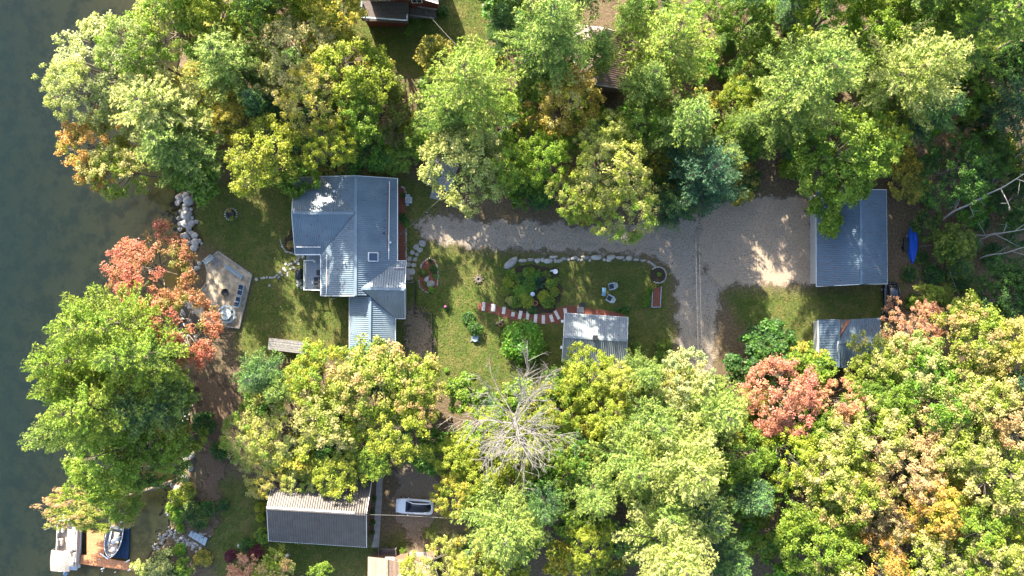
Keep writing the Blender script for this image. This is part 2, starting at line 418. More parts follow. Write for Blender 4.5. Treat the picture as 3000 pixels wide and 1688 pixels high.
def pine(name, seed, R=4.6, Ht=19.0, zb=5.0, step=0.62, per=5, cone=0.75, dead=6):
    """white pine: whorls of long boughs, each a flat plume of needle tufts"""
    rng = np.random.default_rng(seed)
    T = []; C = []; N = []; U = []; S = []; A = []
    tr = 0.24
    zz = np.linspace(-0.3, Ht, 8)
    wob = np.cumsum(rng.normal(0, .06, (8, 2)), 0)
    tube_np(T, np.column_stack([wob, zz]), np.interp(zz, [0, Ht], [tr, .03]), 7)
    z = zb; az0 = 0
    bx = lambda q: np.array([np.interp(q, zz, wob[:, 0]), np.interp(q, zz, wob[:, 1]), q])
    for k in range(dead):                                       # bare dead boughs under the crown
        q = zb - rng.uniform(.2, 2.5); a = rng.uniform(0, 6.28); l = rng.uniform(1.0, 2.6)
        p = bx(q); d = np.array([np.cos(a), np.sin(a), .05])
        tube_np(T, [p, p + d * l * .5, p + d * l + [0, 0, -.1]], [.05, .035, .012], 4)
    while z < Ht - .3:
        t = (z - zb) / (Ht - zb)
        prof = min(1.0, .62 + 1.6 * t) * (1 - t) ** cone + .07
        nb = per + (1 if rng.uniform() < .4 else 0) - (1 if t > .85 else 0)
        az0 += 1.1
        for k in range(nb):
            az = az0 + 2 * np.pi * k / nb + rng.normal(0, .22)
            L = R * prof * rng.choice([.62, .85, 1.0, 1.1, 1.2]) * rng.uniform(.9, 1.1)
            if L < .35: continue
            el = np.radians(2 + 42 * t + rng.normal(0, 6))
            d = np.array([np.cos(az), np.sin(az), 0.0]); side = np.array([-d[1], d[0], 0])
            p0 = bx(z)
            ss = np.linspace(0, 1, 5)
            bend = rng.normal(0, .12)
            pts = p0 + d * (ss * L * np.cos(el))[:, None] + side * (bend * L * ss ** 2)[:, None] + np.array([0, 0, 1]) * (ss * L * np.sin(el) - .16 * L * ss ** 1.2 + .16 * L * ss ** 3)[:, None]
            tube_np(T, pts, np.linspace(.025 + .012 * L, .008, 5), 4)
            cvar = rng.uniform()
            x = .26
            while x <= 1.0:
                pb = np.array([np.interp(x, ss, pts[:, j]) for j in range(3)])
                dl = unit(np.array([np.interp(min(1, x+.1), ss, pts[:, j]) - np.interp(x-.1, ss, pts[:, j]) for j in range(3)]))
                for sg in (-1, 1, 0):
                    if sg == 0 and x < .93: continue
                    tl = (.15 * L * (1.25 - x) + .27) * rng.uniform(.75, 1.25) if sg else .35
                    ang = sg * rng.uniform(.6, .95)
                    td = unit(dl * np.cos(ang) + side * np.sin(ang) + np.array([0, 0, .22 + .1 * rng.normal()]))
                    nt = max(1, int(tl / .24))
                    for j in range(nt):
                        c = pb + td * tl * ((j + .8) / nt)
                        for w in range(3):
                            u = unit(td + rng.normal(0, .38, 3) + np.array([0, 0, .25]))
                            C.append(c + u * .12 + rng.normal(0, .05, 3)); U.append(u)
                            N.append(unit(np.array([0, 0, .8]) + rng.normal(0, .5, 3) + d * .1))
                            S.append(rng.uniform(.145, .255))
                            A.append((cvar, rng.uniform(), np.clip((x - .3) / .7 * .75 + .25 * (j + 1) / nt, 0, 1)))
                x += .25 / max(L, .8)
        z += step * rng.uniform(.8, 1.2) * (1 - .35 * t)
    C, N, U, S, A = map(np.array, (C, N, U, S, A))
    V, F = quads(C, N, U, S, S * .27)
    crown = np_mesh(name + '_crown', V, F, np.repeat(A, 4, 0)); crown.materials.append(MT['needle'])
    tv, tf = join_np(T); trunk = np_mesh(name + '_trunk', tv, tf, smooth=True); trunk.materials.append(MT['bark'])
    lv, lf = join_np(T[1:]); limbs = np_mesh(name + '_limbs', lv, lf, smooth=True); limbs.materials.append(MT['bark'])
    return dict(crown=crown, trunk=trunk, limbs=limbs, R=R, H=Ht, zc=zb + (Ht - zb) * .45, rt=tr)

def bush(name, seed, R=1.0, Ht=1.1, n=900, ls=.11, spiky=False, clumps=26):
    rng = np.random.default_rng(seed)
    T = []
    if spiky:                                                    # sword-leaved clump
        for k in range(70):
            az = rng.uniform(0, 6.28); el = rng.uniform(.25, 1.35); L = R * rng.uniform(.8, 1.1)
            d = np.array([np.cos(az)*np.cos(el), np.sin(az)*np.cos(el), np.sin(el)])
            s = np.array([-np.sin(az), np.cos(az), 0]) * .045 * R
            p0 = np.zeros(3); p1 = d * L * .6; p2 = d * L + np.array([0, 0, -.12 * L])
            T.append((np.array([p0 - s, p0 + s, p1 + s, p1 - s]), np.array([[0, 1, 2, 3]])))
            T.append((np.array([p1 - s, p1 + s, p2 + s * .2, p2 - s * .2]), np.array([[0, 1, 2, 3]])))
        V, F = join_np(T); A = np.repeat(rng.uniform(size=(len(V) // 4, 3)), 4, 0)
    else:
        d = rand_dirs(rng, clumps); d[:, 2] = np.abs(d[:, 2])
        cc = d * np.array([R * .72, R * .72, Ht * .62]) * rng.uniform(.55, 1.05, (clumps, 1)); cc[:, 2] += Ht * .12
        k = rng.integers(0, clumps, n); q = rand_dirs(rng, n); q[:, 2] = np.where(q[:, 2] < -.2, -q[:, 2], q[:, 2])
        C = cc[k] + q * R * .34 * rng.uniform(.4, 1, (n, 1))
        C[:, 2] = np.maximum(C[:, 2], .03)
        N = unit(q * .6 + np.array([0, 0, .8]) + rng.normal(0, .4, (n, 3)))
        s = ls * rng.uniform(.7, 1.3, n)
        V, F = quads(C, N, rng.normal(size=(n, 3)), s, s * .66)
        rel = np.linalg.norm(C / np.array([R, R, Ht]), axis=1)
        A = np.repeat(np.stack([rng.uniform(size=clumps)[k], rng.uniform(size=n), np.clip((rel - .4) / .6, 0, 1)], 1), 4, 0)
        for c in cc[:14]: tube_np(T, [[0, 0, -.05], c * .5 + [0, 0, .08], c], [.03 * R, .02 * R, .01 * R], 4)
    me = np_mesh(name + '_foliage', V, F, A); me.materials.append(MT['leaf'])
    st = None
    if not spiky:
        tv, tf = join_np(T); st = np_mesh(name + '_stem', tv, tf); st.materials.append(MT['bark'])
    return dict(crown=me, trunk=st, limbs=None, R=R, H=Ht, zc=Ht * .5, rt=.03)

def bare(name, seed, Ht, z0, R, nb, m, rt=.22, lean=(0, 0), sub=7, subs=True, base=-.3, up=(0, .5)):
    """leafless tree: trunk, boughs, twigs"""
    rng = np.random.default_rng(seed)
    T = []
    zz = np.linspace(base, Ht, 9); f = (zz / Ht)
    px = lean[0] * f + np.cumsum(rng.normal(0, .05, 9)); py = lean[1] * f + np.cumsum(rng.normal(0, .05, 9))
    tube_np(T, np.column_stack([px, py, zz]), np.interp(zz, [0, Ht * .8, Ht], [rt, rt * .5, rt * .15]), 8)
    nt = len(T)
    for k in range(nb):
        t = (k + rng.uniform()) / nb; z = z0 + (Ht - z0) * t
        az = k * 2.39996 + rng.normal(0, .3); L = R * (1 - .55 * t) * rng.uniform(.4, 1.12)
        el = up[0] + (up[1] - up[0]) * t + rng.normal(0, .1)
        d = np.array([np.cos(az)*np.cos(el), np.sin(az)*np.cos(el), np.sin(el)]); sd = np.array([-d[1], d[0], 0])
        p0 = np.array([np.interp(z, zz, px), np.interp(z, zz, py), z])
        ss = np.linspace(0, 1, 6); cv = rng.normal(0, .12)
        pts = p0 + d * (L * ss)[:, None] + sd * (cv * 1.6 * L * ss ** 2 + rng.normal(0, .05 * L, 6) * ss)[:, None] + np.array([0, 0, 1]) * (.12 * L * (ss ** 2 - ss))[:, None]
        r0 = .014 + .0075 * L
        tube_np(T, pts, r0 * np.linspace(1, .25, 6) , 5)
        for j in range(int(sub * L / R) + 3):
            s = rng.uniform(.25, 1.0); q = np.array([np.interp(s, ss, pts[:, i]) for i in range(3)])
            a = rng.choice([-1, 1]) * rng.uniform(.4, .9); l2 = L * rng.uniform(.18, .38) * (1.3 - s * .6)
            e = unit(d * np.cos(a) + sd * np.sin(a) + rng.normal(0, .16, 3) + np.array([0, 0, .12]))
            q2 = q + e * l2 * .55 + rng.normal(0, .05, 3); q3 = q + e * l2 + np.array([0, 0, .06 * l2])
            tube_np(T, [q, q2, q3], [r0 * .5, r0 * .36, r0 * .14], 4)
            if subs:
                for w in range(4):
                    b = q + (q3 - q) * rng.uniform(.3, 1.0); g = unit(e + rng.normal(0, .55, 3))
                    tube_np(T, [b, b + g * l2 * rng.uniform(.25, .5)], [r0 * .24, r0 * .1], 3)
    tv, tf = join_np(T[:nt]); trunk = np_mesh(name + '_trunk', tv, tf, smooth=True); trunk.materials.append(m)
    bv, bf = join_np(T[nt:]); br = np_mesh(name + '_branches', bv, bf, smooth=True); br.materials.append(m)
    return trunk, br

PROTO = {
    'M': [broadleaf('maple%d' % i, 10 + i, 4.6, 12.5, 3.2, 15, 14, 80, .112, .56) for i in range(5)],
    'O': [broadleaf('oak%d' % i, 40 + i, 4.8, 12.0, 3.0, 17, 12, 76, .108, .50, 1.08) for i in range(3)],
    'P': [pine('pine%d' % i, 70 + i, 4.7, 19.0, 4.5 + i * .5, .66, 5, [.72, .6, .85, .66][i]) for i in range(4)],
    'T': [pine('tallpine%d' % i, 170 + i, 5.2, 25.0, 9.5 + i, .68, 5, [.6, .7, .55][i], 9) for i in range(3)],
    'H': [pine('spruce%d' % i, 90 + i, 2.6, 12.0, 1.2, .40, 6, 1.0, 0) for i in range(2)],
    'U': [broadleaf('sapling%d' % i, 110 + i, 2.4, 5.5, 1.0, 9, 12, 46, .15, .46) for i in range(4)],
    'S': [bush('bush%d' % i, 130 + i, 1.0, 1.1, 850, .10) for i in range(3)],
    'R': [bush('roundbush', 140, 3.0, 2.7, 5200, .17, clumps=110)],
    'Y': [bush('yucca', 150, 1.0, .9, spiky=True)],
    'B': [bush('softbush%d' % i, 160 + i, 1.0, 1.2, 1500, .07, clumps=40) for i in range(2)],
}
PC = {k: 0 for k in PROTO}

def plant(name, cat, kind, base, R, Ht, col, tip=None, amt=0.0, label=None, group=None, lean=None, rz=None, squash=None, flat=None):
    """one tree or shrub at its base point; parts share the mesh data of their kind"""
    pr = PROTO[kind][PC[kind] % len(PROTO[kind])]; PC[kind] += 1
    rnd = random.Random(int(base[0] * 137 + base[1] * 911) & 0xffff)
    t = thing(name, label, cat, base, 0.0, group)
    sx = R / pr['R']; sz = Ht / pr['H']
    rz = rnd.uniform(0, 6.28) if rz is None else rz
    q = squash or (1, 1)
    mk = Matrix.Diagonal((sx * q[0], sx * q[1], sz, 1)) @ Matrix.Rotation(rz, 4, 'Z')
    c = link('foliage' if kind in 'SRYB' else 'crown', pr['crown'], t)
    c.color = (*col, 1)
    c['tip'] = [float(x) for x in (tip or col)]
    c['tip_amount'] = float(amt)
    if lean is None:
        c.matrix_local = mk
        if pr['trunk'] is not None:
            link('stem' if kind in 'SRYB' else 'trunk', pr['trunk'], t).matrix_local = mk
    else:                                                       # crown carried on a leaning trunk
        off = Matrix.Translation(Vector(lean) - Vector((0, 0, pr['zc'] * sz)))
        c.matrix_local = off @ mk
        link('limb', pr['limbs'], t).matrix_local = off @ mk
        l = Vector(lean); r = max(.16, pr['rt'] * sx)
        MB().tube([(0, 0, -.3), l * .3 + Vector((0, 0, -.25)), l * .62 + Vector((0, 0, -.2)), l * .9, l + Vector((l.x * .08, l.y * .08, Ht * .30))], [r * 1.3, r, r * .8, r * .55, r * .12], 8).build('trunk', MT['bark'], t, smooth=True)
    return t
# ------------------------------------------------------------------ ground, lake, drives
SHORE = [(-400, 300), (-250, 420), (-100, 470), (60, 500), (200, 520), (400, 540), (520, 538), (620, 548), (700, 566), (780, 552), (860, 535), (950, 520), (1050, 525), (1150, 540),
         (1280, 556), (1350, 540), (1420, 508), (1480, 488), (1540, 492), (1585, 470), (1620, 436), (1660, 412), (1720, 398), (1900, 380), (2300, 340)]
SH_Y = np.array([(CY - p[0]) * M1 for p in SHORE])[::-1]; SH_X = np.array([(p[1] - CX) * M1 for p in SHORE])[::-1]
WATER_Z = -0.55
def shore_x(y): return np.interp(y, SH_Y, SH_X) + .25 * np.sin(np.asarray(y) * 1.3) + .15 * np.sin(np.asarray(y) * 3.1 + 1)

def poly_dist(px, py, poly):
    """signed distance (positive inside) of points to a polygon, all in metres"""
    poly = np.asarray(poly, float); d = np.full(px.shape, 1e9); ins = np.zeros(px.shape, bool)
    for (ax, ay), (bx_, by) in zip(poly, np.roll(poly, -1, 0)):
        ex, ey = bx_ - ax, by - ay
        t = np.clip(((px - ax) * ex + (py - ay) * ey) / (ex * ex + ey * ey + 1e-12), 0, 1)
        d = np.minimum(d, np.hypot(px - ax - t * ex, py - ay - t * ey))
        c = ((ay > py) != (by > py)) & (px < (bx_ - ax) * (py - ay) / (by - ay + 1e-12) + ax)
        ins ^= c
    return np.where(ins, d, -d)
def W2(poly): return [((p[0] - CX) * M1, (CY - p[1]) * M1) for p in poly]

def axis(lo, hi, fine, step):
    a = list(np.arange(lo, hi + 1e-6, step)); x, s = a[-1], step
    while x < fine[1]: s *= 1.5; x += s; a.append(x)
    x, s = lo, step; pre = []
    while x > fine[0]: s *= 1.5; x -= s; pre.append(x)
    return np.array(pre[::-1] + a)

LAWN = [  # mown grass
    [(560, 540), (850, 505), (1160, 500), (1300, 560), (1240, 700), (1400, 735), (1600, 750), (1850, 755), (1960, 800), (1975, 1000), (1950, 1090), (1640, 1120), (1560, 1190), (1400, 1170), (1300, 1150), (1180, 1045), (1000, 1050), (800, 1060), (720, 1080), (690, 990), (740, 815), (640, 735), (570, 700)],
    [(2120, 850), (2390, 850), (2640, 830), (2600, 930), (2390, 1080), (2300, 1100), (2160, 940)],
    [(1000, -40), (1440, -40), (1430, 150), (1240, 230), (1100, 200), (1010, 120)],
    [(640, 1400), (780, 1400), (1100, 1590), (1290, 1520), (1300, 1660), (1100, 1700), (640, 1700), (590, 1560)],
    [(1300, 1560), (1520, 1590), (1540, 1700), (1280, 1700)],
]
s_ax = axis(0, 112, (0, 900), .42); y_ax = axis(-42, 42, (-900, 900), .42)
ss, yy = np.meshgrid(s_ax, y_ax); xx = shore_x(yy) + ss
zz = np.clip((ss - .1) / 1.1, 0, 1); zz = (zz * zz * (3 - 2 * zz)) * .62 - .62
inner = (ss > 1.6)
lawn = np.zeros_like(xx)
for L in LAWN: lawn = np.maximum(lawn, np.clip(poly_dist(xx, yy, W2(L)) / 2.2 + .5, 0, 1))
rngg = np.random.default_rng(3)
ny, nx = xx.shape
idx = np.arange(ny * nx).reshape(ny, nx)
F = np.stack([idx[:-1, :-1], idx[:-1, 1:], idx[1:, 1:], idx[1:, :-1]], -1).reshape(-1, 4)
V = np.stack([xx, yy, zz], -1).reshape(-1, 3)
far = (ss < 4).astype(float)
ground_me = np_mesh('ground', V, F, np.stack([lawn.ravel(), np.clip(1 - ss / 3.0, 0, 1).ravel(), np.zeros(ny * nx)], 1), smooth=True)

m, nt, b = new_mat('forest_floor_and_lawn'); b.inputs['Roughness'].default_value = .95; b.inputs['Specular IOR Level'].default_value = .1
at = nt.nodes.new('ShaderNodeAttribute'); at.attribute_name = 'var'; sp = nt.nodes.new('ShaderNodeSeparateColor'); nt.links.new(at.outputs['Color'], sp.inputs[0])
n_big = tex(nt, .16, 4); n_mid = tex(nt, .7, 5); n_f0 = tex(nt, 3.6, 8, rough=.8); n_fine = mth(nt, 'MULTIPLY', mth(nt, 'SUBTRACT', n_f0, .34), 3.1, clamp=True); n_tiny = tex(nt, 8.0, 3)
litter = mixc(nt, n_fine, (0.05, 0.038, 0.026), (0.20, 0.145, 0.09))
litter = mixc(nt, mth(nt, 'MULTIPLY', mth(nt, 'GREATER_THAN', n_tiny, .62), .55), litter, (0.24, 0.165, 0.085))
grass = mixc(nt, n_fine, (0.026, 0.058, 0.009), (0.09, 0.13, 0.02))
dry = mixc(nt, n_fine, (0.085, 0.085, 0.028), (0.19, 0.16, 0.055))
r = nt.nodes.new('ShaderNodeMapRange'); r.inputs[1].default_value = .46; r.inputs[2].default_value = .58; nt.links.new(n_mid, r.inputs[0])
r2 = nt.nodes.new('ShaderNodeMapRange'); r2.inputs[1].default_value = .40; r2.inputs[2].default_value = .62; nt.links.new(n_big, r2.inputs[0])
sward = mixc(nt, mth(nt, 'ADD', mth(nt, 'MULTIPLY', r.outputs[0], .5), mth(nt, 'MULTIPLY', r2.outputs[0], .35)), grass, dry)
wl = mth(nt, 'ADD', sp.outputs['Red'], mth(nt, 'MULTIPLY', mth(nt, 'SUBTRACT', n_mid, .5), 1.3), clamp=True)
col = mixc(nt, wl, litter, sward)
nt.links.new(col, b.inputs['Base Color']); bump(nt, b, n_fine, .6, .08)
ground_me.materials.append(m)
ground = link('ground', ground_me); tag(ground, kind='structure')

# lake bed and lake
sb = -axis(0, 30, (0, 700), .6); sgrid, ygrid = np.meshgrid(sb[::-1], y_ax)
sbd = -sgrid
bay = np.clip(1 - np.abs(ygrid - (CY - 1510) * M1) / 5.5, 0, 1)
depth = np.clip(.05 + .115 * sbd + .012 * np.clip(sbd - 4, 0, 30) ** 1.5, 0, 4.5) * (1 - .60 * bay * np.clip(1 - sbd / 9, 0, 1))
zb_ = np.where(sbd <= 1e-6, -.62, -.62 - depth + .05)
xb = shore_x(ygrid) + sgrid
nb_y, nb_x = xb.shape; idb = np.arange(nb_y * nb_x).reshape(nb_y, nb_x)
Fb = np.stack([idb[:-1, :-1], idb[:-1, 1:], idb[1:, 1:], idb[1:, :-1]], -1).reshape(-1, 4)
bed_me = np_mesh('lake_bed', np.stack([xb, ygrid, zb_], -1).reshape(-1, 3), Fb, smooth=True)
m, nt, b = new_mat('sandy_lake_bed'); b.inputs['Roughness'].default_value = .95
a1 = tex(nt, .45, 6, rough=.65); a2 = tex(nt, 3.0, 5)
c = mixc(nt, a2, (0.44, 0.31, 0.09), (0.60, 0.45, 0.16))
r = nt.nodes.new('ShaderNodeMapRange'); r.inputs[1].default_value = .46; r.inputs[2].default_value = .60; nt.links.new(a1, r.inputs[0])
nt.links.new(mixc(nt, mth(nt, 'MULTIPLY', r.outputs[0], .62), c, (0.12, 0.10, 0.04)), b.inputs['Base Color']); bump(nt, b, a2, .5, .1)
bed_me.materials.append(m); tag(link('lake_bed', bed_me), kind='structure')

wg = np.column_stack([np.clip(sgrid.ravel(), None, 0), ygrid.ravel()])
xw = (shore_x(ygrid) + sgrid + np.where(sgrid > -.01, .42, 0)).ravel()
Vw = np.column_stack([xw, ygrid.ravel(), np.full(xw.size, WATER_Z)])
water_me = np_mesh('lake', Vw, Fb, np.column_stack([np.clip(depth.ravel() / 5, 0, 1), np.zeros(xw.size), np.zeros(xw.size)]), smooth=True)
m, nt, b = new_mat('lake_water')
b.inputs['Base Color'].default_value = (0.014, 0.026, 0.03, 1); b.inputs['Roughness'].default_value = .75; b.inputs['Specular IOR Level'].default_value = 0
at = nt.nodes.new('ShaderNodeAttribute'); at.attribute_name = 'var'; sp = nt.nodes.new('ShaderNodeSeparateColor'); nt.links.new(at.outputs['Color'], sp.inputs[0])
cl = tex(nt, .09, 5, rough=.6); cl2 = tex(nt, .5, 4)
mur = mixc(nt, cl2, (0.0075, 0.0175, 0.0178), (0.0098, 0.0205, 0.0196)); nt.links.new(mur, b.inputs['Base Color'])
dp = mth(nt, 'MULTIPLY', sp.outputs['Red'], mth(nt, 'MULTIPLY_ADD', cl, 5.0)); dp.node.inputs[1].default_value = 1
dpx = mth(nt, 'MULTIPLY', sp.outputs['Red'], mth(nt, 'ADD', 4.2, mth(nt, 'MULTIPLY', cl, 2.5)))
fac = mth(nt, 'SUBTRACT', 1.0, mth(nt, 'POWER', 2.718, mth(nt, 'MULTIPLY', dpx, -.27)), clamp=True)
trn = nt.nodes.new('ShaderNodeBsdfTransparent'); trn.inputs[0].default_value = (0.92, 0.93, 0.86, 1)
mx = nt.nodes.new('ShaderNodeMixShader'); nt.links.new(fac, mx.inputs[0]); nt.links.new(trn.outputs[0], mx.inputs[1]); nt.links.new(b.outputs[0], mx.inputs[2])
gl = nt.nodes.new('ShaderNodeBsdfGlossy'); gl.inputs['Roughness'].default_value = .06
fr = nt.nodes.new('ShaderNodeFresnel'); fr.inputs[0].default_value = 1.33
bp = nt.nodes.new('ShaderNodeBump'); bp.inputs['Strength'].default_value = .15; bp.inputs['Distance'].default_value = .05
nt.links.new(tex(nt, 2.2, 4), bp.inputs['Height']); nt.links.new(bp.outputs[0], gl.inputs['Normal']); nt.links.new(bp.outputs[0], fr.inputs['Normal'])
mx2 = nt.nodes.new('ShaderNodeMixShader'); nt.links.new(fr.outputs[0], mx2.inputs[0]); nt.links.new(mx.outputs[0], mx2.inputs[1]); nt.links.new(gl.outputs[0], mx2.inputs[2])
nt.links.new(mx2.outputs[0], nt.nodes['Material Output'].inputs['Surface'])
water_me.materials.append(m); tag(link('lake', water_me), kind='structure')

def sheet(name, poly_px, z, m, cell=.22, soft=True, kind='structure', parent=None, jag=.25):
    """flat sheet over a pixel polygon with an uneven rim; attribute var.r = distance from the rim"""
    poly = W2(poly_px); A = np.array(poly)
    xs = np.arange(A[:, 0].min() - .5, A[:, 0].max() + .5, cell); ys = np.arange(A[:, 1].min() - .5, A[:, 1].max() + .5, cell)
    gx, gy = np.meshgrid(xs, ys); d = poly_dist(gx, gy, poly)
    d = d + jag * (np.sin(gx * 1.7 + 1) * np.sin(gy * 2.1) + .6 * np.sin(gx * 4.3) * np.sin(gy * 3.7 + 2))
    keep = (d > 0)
    ok = keep[:-1, :-1] | keep[:-1, 1:] | keep[1:, 1:] | keep[1:, :-1]
    id_ = np.arange(gx.size).reshape(gx.shape)
    F = np.stack([id_[:-1, :-1], id_[:-1, 1:], id_[1:, 1:], id_[1:, :-1]], -1)[ok]
    used = np.unique(F); remap = np.full(gx.size, -1); remap[used] = np.arange(len(used))
    V = np.column_stack([gx.ravel(), gy.ravel(), np.full(gx.size, z)])[used]
    me = np_mesh(name, V, remap[F], np.column_stack([np.clip(d.ravel()[used] / 1.5, 0, 1), np.zeros(len(used)), np.zeros(len(used))]))
    me.materials.append(m)
    o = link(name, me, parent)
    return tag(o, kind=kind) if kind else o

def rim_mat(name, layers, lo=.05, hi=.5, bmp=.4):
    """ground cover that thins out raggedly at its rim"""
    m, nt, b = new_mat(name); b.inputs['Roughness'].default_value = .95; b.inputs['Specular IOR Level'].default_value = .1
    at = nt.nodes.new('ShaderNodeAttribute'); at.attribute_name = 'var'; sp = nt.nodes.new('ShaderNodeSeparateColor'); nt.links.new(at.outputs['Color'], sp.inputs[0])
    f0 = tex(nt, 4.5, 8, rough=.8); f1 = mth(nt, 'MULTIPLY', mth(nt, 'SUBTRACT', f0, .34), 3.1, clamp=True); f2 = tex(nt, .7, 6, rough=.7); f3 = tex(nt, 28.0, 2)
    c = mixc(nt, f1, layers[0], layers[1]); 
    r = nt.nodes.new('ShaderNodeMapRange'); r.inputs[1].default_value = .45; r.inputs[2].default_value = .68; nt.links.new(f2, r.inputs[0])
    c = mixc(nt, mth(nt, 'MULTIPLY', r.outputs[0], .8), c, layers[2])
    c = mixc(nt, mth(nt, 'MULTIPLY', mth(nt, 'GREATER_THAN', tex(nt, 9.0, 3), .62), .6), c, layers[3])
    nt.links.new(c, b.inputs['Base Color']); bump(nt, b, f1, bmp, .05)
    e = mth(nt, 'ADD', sp.outputs['Red'], mth(nt, 'MULTIPLY', mth(nt, 'SUBTRACT', tex(nt, 1.8, 6, rough=.7), .5), 1.5))
    r = nt.nodes.new('ShaderNodeMapRange'); r.inputs[1].default_value = lo; r.inputs[2].default_value = hi; nt.links.new(e, r.inputs[0])
    tr = nt.nodes.new('ShaderNodeBsdfTransparent'); mx = nt.nodes.new('ShaderNodeMixShader')
    nt.links.new(r.outputs[0], mx.inputs[0]); nt.links.new(tr.outputs[0], mx.inputs[1]); nt.links.new(b.outputs[0], mx.inputs[2])
    nt.links.new(mx.outputs[0], nt.nodes['Material Output'].inputs['Surface'])
    return m
MT['gravel'] = rim_mat('grey_gravel', [(0.14, 0.11, 0.085), (0.42, 0.355, 0.285), (0.27, 0.21, 0.155), (0.50, 0.45, 0.39)])
MT['dirt_gravel'] = rim_mat('packed_dirt', [(0.18, 0.135, 0.095), (0.44, 0.345, 0.255), (0.35, 0.27, 0.20), (0.49, 0.41, 0.33)])
MT['dirt_dark'] = rim_mat('brown_leafy_dirt', [(0.09, 0.065, 0.045), (0.29, 0.215, 0.16), (0.20, 0.15, 0.10), (0.33, 0.27, 0.21)])
MT['needles_floor'] = rim_mat('red_brown_needle_litter', [(0.06, 0.04, 0.028), (0.20, 0.135, 0.09), (0.13, 0.085, 0.05), (0.26, 0.18, 0.11)])

sheet('driveway', [(1205, 660), (1235, 628), (1300, 620), (1400, 640), (1560, 640), (1720, 655), (1900, 640), (2050, 620), (2160, 640), (2180, 790), (2112, 880), (2098, 1080), (2110, 1200), (2060, 1240), (1990, 1120), (1975, 950), (1972, 850), (1960, 792), (1925, 765), (1850, 752), (1600, 744), (1400, 738), (1320, 728), (1240, 708)], .006, MT['gravel'], jag=.4)
sheet('parking_pad', [(2060, 585), (2160, 566), (2384, 570), (2392, 700), (2394, 842), (2300, 843), (2180, 845), (2110, 850), (2040, 800), (2030, 700)], .011, MT['dirt_gravel'], jag=.25)
MT['track'] = rim_mat('compacted_wheel_track', [(0.26, 0.22, 0.18), (0.46, 0.40, 0.33), (0.32, 0.265, 0.205), (0.50, 0.45, 0.39)], .1, .75)
for tx in (2030, 2066):
    sheet('wheel_track', [(tx - 12, 770), (tx + 8, 770), (tx + 28, 1080), (tx + 6, 1080)], .011, MT['track'], jag=.15)
for ty in (664, 706):
    sheet('wheel_track', [(1260, ty - 8), (1500, ty - 4), (1800, ty + 2), (1985, ty + 22), (1980, ty + 42), (1790, ty + 20), (1500, ty + 14), (1260, ty + 10)], .011, MT['track'], jag=.15)
sheet('gravel_drive', [(1170, 1330), (1240, 1340), (1300, 1420), (1310, 1500), (1250, 1560), (1250, 1640), (1190, 1640), (1180, 1560), (1140, 1500), (1150, 1420)], .006, MT['dirt_dark'], jag=.5)
sheet('dirt_track', [(1790, -60), (1900, -60), (1870, 60), (1830, 140), (1790, 100)], .006, MT['needles_floor'], jag=.5)
sheet('dirt_lane', [(2080, -60), (2220, -60), (2190, 60), (2150, 110), (2100, 60)], .006, MT['needles_floor'], jag=.5)
sheet('shore_path', [(555, 1120), (620, 1080), (700, 1150), (690, 1300), (650, 1450), (640, 1560), (600, 1620), (570, 1540), (590, 1400), (575, 1250)], .006, MT['needles_floor'], jag=.6)
sheet('bare_earth', [(1195, 870), (1262, 920), (1290, 1050), (1240, 1060), (1180, 1060), (1175, 940)], .006, MT['dirt_dark'], jag=.3)
w = MB().prism([P(*p) for p in ((1103, 1398), (1121, 1398), (1119, 1470), (1115, 1530), (1112, 1575), (1110, 1603), (1088, 1604), (1095, 1580), (1097, 1530), (1101, 1470))], -.1, .10).build('walkway', MT['concrete'])
tag(w, kind='structure')
# ------------------------------------------------------------------ buildings
def clip_line(poly, a, d):
    """parameter span of the line a + t d inside a 2D polygon (outer span)"""
    ts = []
    for (x1, y1), (x2, y2) in zip(poly, poly[1:] + poly[:1]):
        ex, ey = x2 - x1, y2 - y1; den = d[0] * ey - d[1] * ex
        if abs(den) < 1e-9: continue
        t = ((x1 - a[0]) * ey - (y1 - a[1]) * ex) / den
        s = ((x1 - a[0]) * d[1] - (y1 - a[1]) * d[0]) / den
        if -1e-6 <= s <= 1 + 1e-6: ts.append(t)
    return (min(ts), max(ts)) if len(ts) > 1 else None

